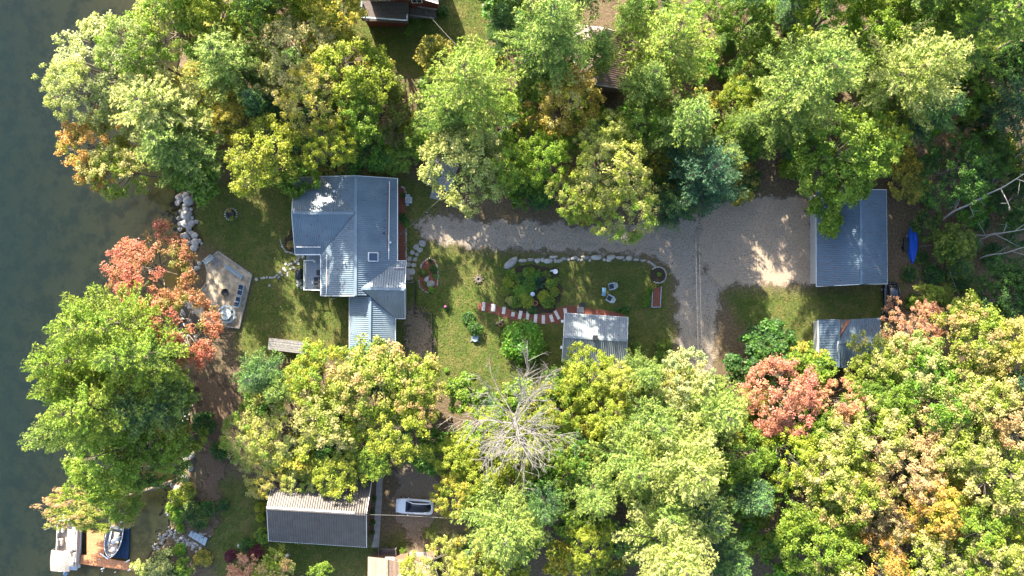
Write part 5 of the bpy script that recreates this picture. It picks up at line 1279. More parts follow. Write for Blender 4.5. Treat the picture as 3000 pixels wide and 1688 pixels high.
tp = thing('stump_planter', 'pale hollow stump planter below the dark hosta clump', 'planter', P(1392, 991)); MB().lathe([(.50, 0), (.40, .35), (.42, .38), (.34, .38), (.32, .22), (.02, .2)], n=9).build('stump', MT['frame'], tp)
for k in range(4): a = k * 1.7 + .4; MB().tube([(math.cos(a) * .38, math.sin(a) * .38, .12), (math.cos(a) * .8, math.sin(a) * .8, .02)], [.10, .03], 5).build('root', MT['wood_grey'], tp)
gz = thing('garden_ornament', 'white and blue glazed ornament among the bed plants', 'ornament', P(1560, 862)); MB().lathe([(.18, 0), (.08, .2), (.10, .5), (.06, .55)], n=10).build('stand', MT['white'], gz); MB().lathe([(.05, .5), (.24, .62), (.30, .78), (.24, .94), (.05, 1.02)], n=12).build('globe', MT['gaze_blue'], gz, smooth=True)
bb = thing('bird_bath', 'small white bird bath at the upper right of the garden bed', 'bird bath', P(1626, 796)); MB().lathe([(.20, 0), (.09, .08), (.07, .6), (.28, .7), (.32, .78), (.26, .75), (.02, .70)], n=14).build('bowl', MT['white'], bb, smooth=True)
MB().box((-.35, .12, .12), (.5, .16, .2), rz=.2).build('base_block', MT['offwhite'], bb)
wbx = tag(MB().box((0, 0, .22), (.30, .30, .42)).box((0, 0, .46), (.34, .34, .06)).build('lantern', MT['white'], bevel=.02), 'white lantern box at the small shed corner by the slab path', 'lantern'); wbx.location = P(1647, 941)
wb2 = tag(MB().box((0, 0, .2), (.22, .30, .4)).box((0, 0, .44), (.26, .34, .06)).build('utility_box', MT['white'], bevel=.02), 'small white box at the lower left wall of the small shed', 'box'); wb2.location = P(1644, 1017)
# lawn furniture
tb = thing('side_table', 'small blue-topped table between two lawn chairs', 'table', P(1768, 855), math.radians(-4))
for k in range(4): MB().box((-.17 + .1133 * k, 0, .5), (.108, .92, .03)).build('table_slat', MT['table_blue'], tb)
for s in (-1, 1):
    MB().box((0, s * .47, .50), (.54, .04, .05)).build('rim', MT['frame'], tb)
    for q_ in (-1, 1): MB().box((s * .22, q_ * .42, .24), (.05, .05, .48)).build('leg', MT['frame'], tb)
def adirondack(label, px, py, rz, first=None):
    if first: t = copy_tree(first); t['label'] = label
    else:
        t = thing('lawn_chair', label, 'chair', (0, 0, 0), 0, 'slatted lawn chairs')
        for k in range(5): MB().box((-.32 + .125 * k, 0, .40 - .035 * k), (.10, .58, .03), M=Matrix.Rotation(.25, 3, 'Y')).build('seat_slat', MT['charcoal'], t)
        for k in range(5): 
            y = -.24 + .12 * k; l = .95 - .9 * y * y
            MB().box((.30 + .28 * l * .5, y, .26 + .42 * l), (.035, .10, .88 * l), M=Matrix.Rotation(.55, 3, 'Y')).build('back_slat', MT['frame'], t)
        for s in (-1, 1):
            MB().box((.0, s * .37, .56), (.86, .13, .035)).build('armrest', MT['frame'], t); MB().box((-.36, s * .34, .28), (.09, .05, .55)).build('leg', MT['frame'], t); MB().beam((-.38, s * .30, .34), (.52, s * .30, .06), .05, .11).build('leg', MT['frame'], t)
        MB().box((-.40, 0, .40), (.05, .62, .12)).build('front_apron', MT['frame'], t)
    t.location = P(px, py); t.rotation_euler.z = rz; return t
ad = adirondack('slatted grey lawn chair, upper of the pair by the blue table', 1792, 839, math.radians(15))
adirondack('slatted grey lawn chair, lower of the pair by the blue table', 1786, 875, math.radians(-30), ad)
gr = thing('grill', 'black covered grill outside the porch deck railing', 'grill', P(878, 803)); MB().box((0, 0, .48), (.72, 1.35, .96), taper=.92).build('cover', MT['black'], gr, bevel=.06); MB().box((-.05, -.05, 1.05), (.5, .95, .22), taper=.75).build('lid', MT['charcoal'], gr, bevel=.05)
for lab, y in (('dark cushioned armchair on the porch deck, upper of two', 820), ('dark cushioned armchair on the porch deck, lower of two', 835)):
    t = thing('armchair', lab, 'chair', P(930, y, .6), 0, 'porch deck armchairs')
    MB().box((0, 0, .30), (.70, .60, .30)).build('seat', MT['charcoal'], t, bevel=.06); MB().box((.36, 0, .55), (.2, .6, .55)).build('backrest', MT['charcoal'], t, bevel=.06)
    for s in (-1, 1): MB().box((0, s * .26, .42), (.66, .12, .34)).build('armrest', MT['charcoal'], t, bevel=.04)
t = thing('deck_box', 'small dark storage box against the house on the porch deck', 'box', P(934, 799, .6)); MB().box((0, 0, .22), (.34, .62, .44)).build('box', MT['charcoal'], t, bevel=.03); MB().box((0, 0, .46), (.38, .66, .05)).build('lid', MT['charcoal'], t, bevel=.015)
hv = thing('condenser_unit', 'blue-grey condenser unit beside the red mulch bed', 'condenser', P(1199, 588)); MB().box((0, 0, .42), (.82, .78, .84)).build('cabinet', MT['frame'], hv, bevel=.04); MB().lathe([(.30, .84), (.30, .88), (.06, .89)], n=16).build('fan_grille', MT['wood_grey'], hv)
MB().box((-.12, .58, .25), (.55, .30, .5)).build('pipe_box', MT['frame'], hv, bevel=.03); MB().box((-.2, -.55, .2), (.36, .26, .4)).build('valve_box', MT['frame'], hv, bevel=.03)
tu = thing('hot_tub', 'white lidded tub on the grass beside the ramp shed', 'tub', P(1340, 592), math.radians(-16)); MB().box((0, 0, .35), (1.30, .74, .70), taper=.94).build('tub', MT['white'], tu, bevel=.10); MB().box((0, 0, .74), (1.08, .54, .06)).build('lid', MT['offwhite'], tu, bevel=.03); MB().box((0, 0, .02), (1.6, 1.05, .04)).build('pad', MT['concrete'], tu)
# black pen fence below the house
fz = thing('pen_fence', 'low black metal fence enclosing the strip beside the house wing', 'fence', P(1230, 900))
pts = [(1188, 826), (1219, 826), (1216, 917), (1267, 919), (1267, 1050)]
for A_, B_ in zip(pts, pts[1:]):
    a, b_ = P(*A_), P(*B_); n = max(2, int((b_ - a).length / 1.6))
    for z_ in (.15, 1.0): rod('rail', a + Vector((0, 0, z_)), b_ + Vector((0, 0, z_)), .05, .05, MT['black'], fz)
    mb = MB(); k_ = int((b_ - a).length / .14)
    for k in range(k_): mb.box(a.lerp(b_, k / k_) + Vector((0, 0, .55)), (.022, .022, 1.0))
    o = mb.build('picket', MT['black'], fz, world=True); o['kind'] = 'stuff'
    for k in range(n): MB().box(a.lerp(b_, k / n) + Vector((0, 0, .55)), (.09, .09, 1.1)).build('post', MT['black'], fz, world=True)
# overhead lines
def wire(label, pts, r=.028, sag=.4):
    mb = MB(); A_, B_ = Vector(pts[0]), Vector(pts[1]); mb.tube([A_.lerp(B_, k / 12) - Vector((0, 0, sag * 4 * (k / 12) * (1 - k / 12))) for k in range(13)], r, 5)
    return tag(mb.build('overhead_line', MT['wire']), label, 'cable')
wire('overhead cable from the house eave up past the ramp shed', (P(1167, 692, 3.1), P(1372, 506, 7.5)), .012)
wire('left of the two overhead cables along the lower driveway', (P(2039, 700, 7.5), P(2049, 1110, 7.5)), .012, .3)
wire('right of the two overhead cables along the lower driveway', (P(2049, 700, 7.2), P(2061, 1110, 7.2)), .012, .3)
wire('pale cable crossing below the white car to the brown cottage', (P(1075, 1508, 5.4), P(1330, 1520, 6.5)), .016, .3)
wire('cable from the red cabin across the shaded yard', (P(1222, 4, 3.6), P(1352, 148, 6.5)), .016, .5)
ps = thing('clothes_pole', 'thin pale pole on the grass below the brown cottage', 'pole', P(927, 1668)); MB().tube([(0, 0, 0), (0, 0, 3.4)], .05, 6).build('pole', MT['wood_grey'], ps)
# ------------------------------------------------------------------ trees and shrubs
K = 3000.0 / 2576.0
C_ = dict(G=(.09, .18, .022), DG=(.036, .095, .022), YG=(.215, .29, .03), Y=(.33, .34, .035), GO=(.42, .32, .05), CR=(.42, .41, .135), SA=(.30, .345, .16), PG=(.14, .235, .048), PY=(.25, .31, .062), PB=(.065, .145, .062),
          PD=(.042, .10, .05), OR=(.50, .25, .07), PE=(.52, .39, .185), RE=(.45, .095, .075), PI=(.50, .17, .13), OL=(.175, .205, .034), BR=(.21, .155, .08), BG=(.14, .285, .027), CO=(.52, .27, .155), BU=(.14, .03, .045), RM=(.47, .155, .10))
DESC = dict(G='green', DG='dark green', YG='yellow-green', Y='yellow', GO='golden', CR='cream-yellow', SA='silvery green', PG='mid-green', PY='pale yellow-green', PB='bluish green', PD='dark bluish', OR='orange', PE='peach', RE='red', PI='pink', OL='olive', BR='brownish', BG='bright green', CO='salmon', BU='burgundy', RM='red')
LAND = [('the blue-roofed house', 1020, 690), ('the small lawn shed', 1745, 990), ('the grey garage', 2495, 700), ('the white car', 1217, 1480), ('the brown cottage', 930, 1500), ('the dock', 335, 1650), ('the pontoon boat', 198, 1590), ('the patio', 650, 860),
        ('the bleached dead tree', 1510, 1260), ('the blue boat', 2670, 720), ('the pinkish-roofed house', 1765, 165), ('the red cabin', 1170, 20), ('the low two-part shed', 2480, 1000), ('the big round bush', 1530, 1000), ('the woodshed', 842, 1012), ('the ramp shed', 1286, 530), ('the bottom right corner', 3000, 1688), ('the top right corner', 3000, 0),
        ('the pink-red tree', 2283, 1165), ('the orange-gold tree', 1665, 303), ('the red-leaved maple', 442, 803), ('the oval mulch bed', 1258, 808), ('the slab path', 1540, 925), ('the parking pad', 2230, 700), ('the boulder bank', 555, 620), ('the shore steps', 570, 1575), ('the red path bed', 1922, 868), ('the bottom edge', 1900, 1688), ('the top edge', 2150, 0), ('the right edge', 3000, 1250), ('the blue table', 1768, 855), ('the black car', 2610, 875), ('the shingled cottage', 1130, 1670), ('the top left lake corner', 300, 0)]
used_labels = set()
def where(px, py):
    c = sorted((math.hypot(px - x, py - y), n, px - x, py - y) for n, x, y in LAND)
    return c
def rel(dx, dy):
    a = []
    if abs(dy) > .42 * abs(dx): a.append('above' if dy < 0 else 'below')
    if abs(dx) > .42 * abs(dy): a.append('left of' if dx < 0 else 'right of')
    return ' and '.join(a) if len(a) < 2 else a[0] + ' and ' + a[1]
def autolabel(desc, px, py):
    c = [q for q in where(px, py)]
    for i in range(4):
        d, n, dx, dy = c[i]
        for pre in (('just ',) if d < 130 else ('',)):
            s = f'{desc} {pre}{rel(dx, dy)} {n}'
            if s not in used_labels and len(s.split()) <= 16: used_labels.add(s); return s
    for i in range(4):
        for j in range(i + 1, 6):
            s = f'{desc} between {c[i][1]} and {c[j][1]}'
            if s not in used_labels and len(s.split()) <= 16: used_labels.add(s); return s
    for i in range(5):
        for j in range(5):
            s = f'{desc} {rel(c[i][2], c[i][3])} {c[i][1]}, {rel(c[j][2], c[j][3])} {c[j][1]}'
            if i != j and s not in used_labels and len(s.split()) <= 16: used_labels.add(s); return s
    return s

KIND = dict(T=('pine_tree', 'tree', 'pine tree', 'pine trees of the wood'), M=('broadleaf_tree', 'tree', 'broadleaf tree', 'broadleaf trees of the wood'), O=('broadleaf_tree', 'tree', 'open-crowned broadleaf tree', 'broadleaf trees of the wood'), P=('pine_tree', 'tree', 'pine tree', 'pine trees of the wood'),
            H=('spruce_tree', 'tree', 'small conical conifer', 'small conifers of the wood'), U=('sapling', 'tree', 'sapling', 'saplings and understory trees'), S=('shrub', 'shrub', 'shrub', 'shrubs around the clearing'), B=('shrub', 'shrub', 'leafy shrub', 'shrubs around the clearing'))
def tree(dx, dy, dr, kind, col, tip=None, amt=0.0, Ht=None, label=None, lean=None, squash=None):
    """dx, dy, dr: crown centre and radius as it shows, in pixels of the 2576-wide view"""
    px, py = dx * K, dy * K
    if kind == 'P' and (Ht or 20) >= 19.5: kind, Ht = 'T', 25.0
    pr = PROTO[kind][0]
    if Ht is None: Ht = {'M': 14.5, 'O': 14.0, 'P': 20.0, 'H': 9.0, 'U': 5.0, 'S': 1.2, 'B': 1.3}[kind]
    zc = pr['zc'] / pr['H'] * Ht
    if kind == 'P': zc = Ht * .62
    if kind == 'T': zc = Ht * .68
    R = dr * K * (HCAM - zc) / FPX
    p = P(px, py, zc)
    if kind in 'MOPT' and lean is None and p.x < float(shore_x(p.y)) + 1.0:      # shore trees root on land and lean out over the water
        b0 = Vector((float(shore_x(p.y)) + 1.2 + .6 * math.sin(p.y * 7), p.y - .4, 0)); lean = p - b0; p = b0
    nm, cat, ds, grp = KIND[kind]
    if label is None:
        size = ('' if kind in 'SBU' else 'tall ' if Ht > 16.5 else 'small ' if dr < 62 else '')
        d2 = f'{size}{DESC[col]} {ds}' + (f' with {DESC[tip]} tips' if tip and tip != col else '')
        label = autolabel(d2, px, py)
    return plant(nm, cat, kind, Vector((p.x, p.y, 0)), R, Ht, C_[col], C_[tip] if tip else None, amt, label, grp, lean, squash=squash)

T_ = tree
# upper left, over the lake
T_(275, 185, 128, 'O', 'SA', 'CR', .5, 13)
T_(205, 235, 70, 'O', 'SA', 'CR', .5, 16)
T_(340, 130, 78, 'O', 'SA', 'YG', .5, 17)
T_(430, 70, 100, 'M', 'CR', 'YG', .6, 14)
T_(540, 40, 90, 'M', 'YG', 'Y', .5, 14)
T_(575, 165, 118, 'P', 'PG', 'PY', .7, 17)
T_(650, 60, 70, 'M', 'OL', 'YG', .5, 14)
T_(400, 275, 132, 'P', 'PY', 'CR', .6, 16)
T_(440, 370, 118, 'P', 'PG', 'PY', .6, 15)
T_(245, 380, 84, 'M', 'YG', 'OR', .56, 11)
T_(300, 430, 70, 'M', 'YG', 'PE', .425, 12)
T_(500, 440, 70, 'U', 'G', 'YG', .4, 7)
T_(660, 275, 62, 'H', 'PB', 'PG', .5, 13)
T_(600, 300, 60, 'M', 'OL', 'GO', .6, 10)
T_(670, 395, 92, 'M', 'OL', 'Y', .6, 14)
T_(740, 440, 50, 'U', 'G', 'YG', .5, 7)
T_(760, 150, 110, 'O', 'CR', 'PE', .45, 15)
T_(830, 50, 96, 'M', 'Y', 'GO', .5, 15)
T_(800, 255, 80, 'O', 'CR', 'GO', .5, 17)
T_(880, 190, 100, 'M', 'YG', 'Y', .5, 15)
T_(900, 300, 72, 'M', 'G', 'YG', .5, 13.5)
T_(835, 370, 66, 'O', 'G', 'Y', .6, 15)
T_(760, 330, 50, 'U', 'PB', 'G', .4, 7)
T_(735, 10, 80, 'M', 'YG', 'Y', .5, 14)
T_(975, 215, 46, 'H', 'OL', 'PY', .5, 8)
T_(985, 300, 50, 'U', 'BR', 'OL', .5, 6)
# upper middle
T_(1100, 135, 56, 'H', 'OL', 'GO', .5, 12)
T_(1180, 225, 128, 'P', 'PY', 'YG', .5, 20)
T_(1130, 300, 90, 'P', 'PG', 'PY', .5, 16)
T_(1270, 300, 60, 'M', 'G', 'YG', .5, 12)
T_(1175, 410, 100, 'M', 'G', 'CR', .65, 15)
T_(1270, 420, 70, 'M', 'G', 'YG', .6, 14)
T_(1075, 340, 50, 'U', 'PG', 'YG', .5, 7)
T_(1385, 80, 128, 'P', 'PG', 'PY', .6, 20)
T_(1270, 60, 56, 'P', 'PB', 'PG', .6, 15)
T_(1370, 170, 66, 'P', 'PG', 'PG', .5, 16)
T_(1430, 262, 80, 'M', 'GO', 'PE', .35, 14, 'orange-gold tree below the pinkish-roofed house')
T_(1330, 330, 50, 'U', 'YG', 'CO', .38, 9)
T_(1372, 405, 62, 'M', 'BG', 'YG', .6, 14)
T_(1310, 470, 50, 'U', 'G', 'YG', .4, 6)
T_(1440, 350, 50, 'M', 'G', 'YG', .5, 10)
T_(1520, 430, 104, 'O', 'CR', 'Y', .5, 17)
T_(1560, 520, 84, 'O', 'CR', 'YG', .5, 15)
T_(1440, 500, 60, 'O', 'CR', 'YG', .5, 13.5)
T_(1530, 350, 60, 'M', 'YG', 'CR', .5, 13)
T_(1690, 110, 130, 'P', 'PY', 'YG', .6, 18)
T_(1630, 210, 78, 'P', 'PG', 'PY', .6, 16)
T_(1610, 320, 70, 'M', 'G', 'YG', .5, 12)
T_(1730, 310, 100, 'P', 'PG', 'PY', .5, 18)
T_(1770, 440, 104, 'P', 'PD', 'PB', .6, 15)
T_(1820, 400, 66, 'P', 'PB', 'PY', .6, 12)
T_(1700, 520, 60, 'P', 'PD', 'PG', .5, 9)
T_(1870, 310, 60, 'P', 'PG', 'PY', .5, 10)
# upper right
T_(2030, 200, 130, 'P', 'PG', 'PY', .7, 21)
T_(1960, 300, 84, 'P', 'PG', 'PY', .6, 13)
T_(1910, 90, 50, 'H', 'PG', 'PY', .5, 6)
T_(2080, 40, 96, 'M', 'BG', 'Y', .5, 15)
T_(2190, 90, 80, 'M', 'BG', 'YG', .6, 14)
T_(2000, 20, 60, 'P', 'PB', 'PG', .5, 9)
T_(2310, 175, 122, 'P', 'PY', 'CR', .5, 21)
T_(2340, 290, 80, 'P', 'PB', 'PG', .6, 16)
T_(2480, 60, 120, 'P', 'PG', 'YG', .6, 20)
T_(2400, 10, 70, 'P', 'PG', 'PY', .5, 18)
T_(2240, 30, 60, 'M', 'G', 'YG', .5, 13)
T_(2120, 380, 110, 'M', 'G', 'YG', .6, 16)
T_(2200, 340, 70, 'M', 'YG', 'Y', .5, 12)
T_(2040, 400, 70, 'M', 'G', 'YG', .5, 11)
T_(2065, 520, 52, 'U', 'BG', 'YG', .6, 8.5, squash=(.85, 1.25))
T_(2130, 455, 50, 'U', 'G', 'YG', .5, 8)
T_(2200, 240, 70, 'M', 'G', 'YG', .5, 12)
T_(2440, 320, 62, 'U', 'DG', 'CO', .38, 8)
T_(2540, 250, 80, 'M', 'DG', 'G', .4, 12)
T_(2480, 200, 70, 'M', 'DG', 'G', .4, 11)
T_(2400, 440, 80, 'M', 'DG', 'G', .5, 13)
T_(2470, 400, 60, 'M', 'DG', 'G', .5, 10)
T_(2550, 390, 60, 'U', 'OL', 'YG', .5, 8)
T_(2470, 370, 44, 'U', 'G', 'YG', .6, 7)
T_(2575, 560, 60, 'M', 'DG', 'G', .4, 6)
T_(2400, 615, 46, 'U', 'G', 'OL', .5, 6)
T_(2525, 720, 66, 'M', 'DG', 'G', .4, 7)
T_(2560, 720, 60, 'M', 'DG', 'G', .4, 8)
T_(2330, 560, 34, 'U', 'DG', 'OL', .4, 4)
T_(2330, 745, 34, 'U', 'OL', 'YG', .5, 3.5)
T_(2560, 500, 60, 'M', 'DG', 'OL', .4, 8)
# trees at and past the frame edges; top row added to cast shade
for a in ((150, -150, 60, 'U', 'G'), (480, -60, 100, 'M', 'YG'), (620, -80, 110, 'P', 'PG'), (760, -90, 100, 'M', 'Y'), (900, -110, 100, 'M', 'YG'), (1010, -130, 80, 'P', 'PB'), (1240, -80, 100, 'M', 'G'), (1330, -90, 90, 'P', 'PG'), (1490, -90, 110, 'P', 'PG'), (1930, -110, 90, 'P', 'PB'), (2030, -100, 90, 'M', 'G'), (2110, -90, 110, 'P', 'PG'), (2260, -70, 110, 'M', 'YG'), (2380, -90, 110, 'P', 'PG'), (2500, -60, 110, 'P', 'PB'), (2640, 60, 90, 'M', 'DG'), (2640, 250, 100, 'P', 'PD'), (2650, 420, 90, 'M', 'DG')):
    if a[0] > 300: T_(*a, 'YG', .4, 18 if a[3] != 'P' else 22)
for a in ((1885, 50, 58, 'M', 'G', 'YG', .5, 9), (1900, 190, 64, 'M', 'G', 'YG', .5, 9), (1860, 255, 50, 'M', 'YG', 'Y', .5, 8), (1940, 150, 46, 'U', 'G', 'YG', .5, 7), (1500, 130, 60, 'P', 'PG', 'PY', .5, 15), (1800, 40, 62, 'M', 'G', 'YG', .5, 9), (1590, 30, 52, 'P', 'PG', 'PY', .5, 15), (1640, 20, 50, 'M', 'DG', 'G', .5, 9), (1860, 340, 50, 'M', 'G', 'YG', .5, 8), (2240, 230, 60, 'M', 'G', 'YG', .5, 13), (2420, 250, 60, 'M', 'G', 'YG', .4, 11)): T_(*a)
for a in ((2290, 690, 26, 'B', 'DG', 'OL'), (2350, 690, 34, 'B', 'DG', 'G'), (2420, 705, 40, 'B', 'DG', 'OL'), (2300, 760, 26, 'B', 'G', 'YG'), (2450, 765, 40, 'B', 'DG', 'G'), (2380, 740, 32, 'B', 'OL', 'YG'), (2470, 560, 30, 'B', 'DG', 'G'), (2340, 500, 30, 'B', 'DG', 'OL'), (2320, 650, 22, 'B', 'DG', 'OL'), (2500, 640, 36, 'B', 'DG', 'G')): T_(*a, .4, 1.1)
T_(205, 965, 70, 'P', 'PY', 'YG', .7, 20)
# lower right wood
T_(1930, 880, 62, 'U', 'DG', 'G', .4, 6)
T_(1880, 910, 60, 'U', 'DG', 'G', .4, 6)
T_(2000, 910, 50, 'U', 'G', 'YG', .5, 6)
T_(2050, 930, 46, 'U', 'G', 'YG', .5, 7)
T_(1960, 1000, 92, 'M', 'CO', 'PI', .5, 12, 'pink-red maple below the lower lawn and left of the low shed')
T_(2110, 1010, 52, 'M', 'CO', 'PE', .425, 11)
T_(2300, 830, 72, 'O', 'BR', 'CO', .7, 9)
T_(2215, 915, 84, 'M', 'YG', 'PE', .425, 10)
T_(2300, 930, 84, 'M', 'BG', 'PE', .425, 12)
T_(2440, 845, 96, 'M', 'YG', 'CO', .38, 13)
T_(2530, 880, 80, 'M', 'Y', 'PE', .425, 13)
T_(2350, 1010, 96, 'M', 'BG', 'CO', .38, 14)
T_(2200, 1020, 70, 'M', 'G', 'YG', .5, 12)
T_(2170, 1100, 100, 'M', 'YG', 'PE', .425, 14)
T_(2450, 1010, 84, 'M', 'YG', 'PE', .425, 14)
T_(2540, 1050, 76, 'M', 'PE', 'CO', .38, 14)
T_(2400, 1110, 96, 'M', 'YG', 'PE', .425, 14)
T_(2270, 1170, 86, 'O', 'PE', 'CO', .38, 14)
T_(2080, 1190, 86, 'M', 'YG', 'PE', .425, 14)
T_(1990, 1150, 70, 'M', 'BG', 'Y', .6, 13)
T_(2130, 1250, 92, 'M', 'YG', 'CO', .38, 14)
T_(2490, 1190, 100, 'M', 'YG', 'PE', .425, 15)
T_(2010, 1270, 80, 'M', 'G', 'YG', .6, 12)
T_(2340, 1270, 90, 'M', 'Y', 'OR', .5, 14)
T_(2220, 1320, 70, 'O', 'BR', 'PE', .425, 12)
T_(2420, 1310, 84, 'M', 'G', 'YG', .6, 14)
T_(2050, 1360, 90, 'M', 'G', 'YG', .65, 13)
T_(2300, 1400, 84, 'M', 'YG', 'PE', .425, 14)
T_(2190, 1420, 84, 'M', 'YG', 'OR', .55, 13)
T_(2480, 1370, 90, 'M', 'YG', 'PE', .425, 14)
T_(2560, 1290, 70, 'M', 'BG', 'Y', .5, 14)
T_(2570, 1420, 80, 'M', 'YG', 'PE', .425, 14)
T_(2390, 1430, 70, 'M', 'G', 'YG', .5, 13)
T_(2100, 1450, 70, 'M', 'YG', 'PE', .425, 13)
T_(2560, 960, 66, 'P', 'PD', 'PB', .5, 15)
T_(2040, 1090, 60, 'M', 'G', 'YG', .5, 11)
# lower middle
T_(1800, 1030, 104, 'P', 'PG', 'PY', .7, 19)
T_(1720, 965, 86, 'O', 'CR', 'SA', .5, 14)
T_(1480, 945, 70, 'M', 'YG', 'Y', .5, 11)
T_(1560, 960, 54, 'M', 'CR', 'Y', .5, 11)
T_(1620, 940, 60, 'P', 'PG', 'PY', .6, 14)
T_(1640, 1060, 100, 'P', 'PG', 'PY', .6, 18)
T_(1530, 1040, 66, 'M', 'YG', 'Y', .5, 11)
T_(1580, 1160, 100, 'P', 'PG', 'PY', .7, 19)
T_(1720, 1160, 116, 'P', 'PY', 'CR', .5, 20)
T_(1840, 1140, 80, 'M', 'G', 'YG', .5, 13)
T_(1880, 1240, 76, 'P', 'PB', 'PG', .5, 16)
T_(1660, 1270, 90, 'P', 'PG', 'PY', .6, 18)
T_(1500, 1240, 80, 'P', 'PG', 'PY', .6, 17)
T_(1780, 1290, 80, 'P', 'PB', 'PY', .6, 17)
T_(1690, 1380, 124, 'P', 'PY', 'CR', .6, 20)
T_(1830, 1410, 70, 'P', 'PB', 'PG', .6, 16)
T_(1270, 1320, 116, 'P', 'PG', 'PY', .75, 18)
T_(1370, 1270, 66, 'P', 'PB', 'PG', .6, 15)
T_(1330, 1120, 84, 'M', 'YG', 'Y', .5, 9)
T_(1220, 1090, 76, 'M', 'BG', 'Y', .5, 8)
T_(1150, 1150, 60, 'M', 'YG', 'Y', .5, 9)
T_(1150, 1240, 56, 'O', 'YG', 'GO', .5, 9)
T_(1210, 1200, 66, 'M', 'YG', 'Y', .5, 9)
T_(1400, 1030, 66, 'M', 'Y', 'YG', .5, 9)
T_(1420, 1150, 70, 'M', 'YG', 'G', .5, 10)
T_(1300, 1000, 50, 'U', 'BG', 'YG', .5, 6)
T_(1480, 1370, 62, 'M', 'YG', 'Y', .5, 10)
T_(1440, 1310, 46, 'U', 'G', 'YG', .5, 7)
T_(1080, 1425, 66, 'O', 'CR', 'Y', .5, 10)
T_(1190, 1440, 60, 'M', 'CR', 'Y', .5, 9)
T_(1270, 1450, 56, 'M', 'YG', 'Y', .5, 9)
# lower left of the clearing
T_(960, 950, 112, 'M', 'YG', 'CO', .38, 12)
T_(1040, 980, 70, 'M', 'YG', 'CO', .38, 12)
T_(1020, 1070, 84, 'M', 'G', 'Y', .6, 12)
T_(800, 935, 74, 'M', 'Y', 'YG', .5, 10)
T_(735, 1070, 112, 'O', 'CR', 'Y', .5, 8.5)
T_(640, 1100, 72, 'O', 'CR', 'YG', .5, 8)
T_(840, 1040, 86, 'M', 'YG', 'PE', .425, 10)
T_(930, 1120, 90, 'M', 'G', 'YG', .6, 7)
T_(850, 1160, 84, 'M', 'G', 'Y', .6, 7.5)
T_(680, 1180, 66, 'O', 'CR', 'GO', .5, 6)
T_(760, 1200, 60, 'O', 'YG', 'CR', .5, 6)
T_(650, 945, 66, 'P', 'PB', 'PG', .6, 12)
T_(700, 985, 50, 'P', 'PG', 'PY', .6, 11)
# left, over the lake
T_(272, 815, 112, 'P', 'PY', 'YG', .8, 22)
T_(205, 905, 84, 'P', 'PG', 'YG', .8, 20)
T_(350, 890, 100, 'P', 'PG', 'YG', .7, 21)
T_(250, 1020, 112, 'P', 'PY', 'YG', .75, 22)
T_(370, 1020, 100, 'P', 'PB', 'PY', .6, 19)
T_(195, 1075, 72, 'P', 'PG', 'PY', .7, 20)
T_(290, 1130, 110, 'M', 'G', 'YG', .65, 15)
T_(390, 1140, 90, 'M', 'DG', 'YG', .6, 13)
T_(260, 1190, 70, 'M', 'G', 'YG', .6, 13)
T_(450, 980, 50, 'U', 'G', 'YG', .5, 6)
T_(460, 1100, 44, 'U', 'G', 'Y', .5, 6)
# leaning maples over the lake
def leaning(dx, dy, dr, zc, base, col, tip, amt, label, Ht, sq):
    c = P(dx * K, dy * K, zc); b_ = P(*base); pr = PROTO['M'][0]
    R = dr * K * (HCAM - zc) / FPX
    return plant('maple_tree', 'tree', 'M', b_, R, Ht, C_[col], C_[tip], amt, label, 'maples leaning over the lake', lean=c - b_, rz=0, squash=sq)
red_maple = leaning(376, 680, 104, 6.0, (598, 972), 'OL', 'RM', .62, 'red-leaved maple leaning from the patio corner over the lake', 9.0, (1, .95))
leaning(228, 1272, 88, 4.0, (500, 1418), 'YG', 'CO', .42, 'low maple stretching flat over the two boats', 4.0, (1.3, .68))
leaning(300, 1258, 50, 4.2, (520, 1405), 'G', 'YG', .6, 'green shore maple leaning out above the fishing boat', 4.5, (1.1, .9))
for ch in list(red_maple.children):                              # a second tier of boughs on the same tree
    if ch.name.startswith(('crown', 'limb')):
        c = ch.copy(); COL.objects.link(c); c.parent = red_maple
        c.matrix_local = Matrix.Translation((.3, .5, .3)) @ ch.matrix_local @ Matrix.Rotation(1.3, 4, 'Z')
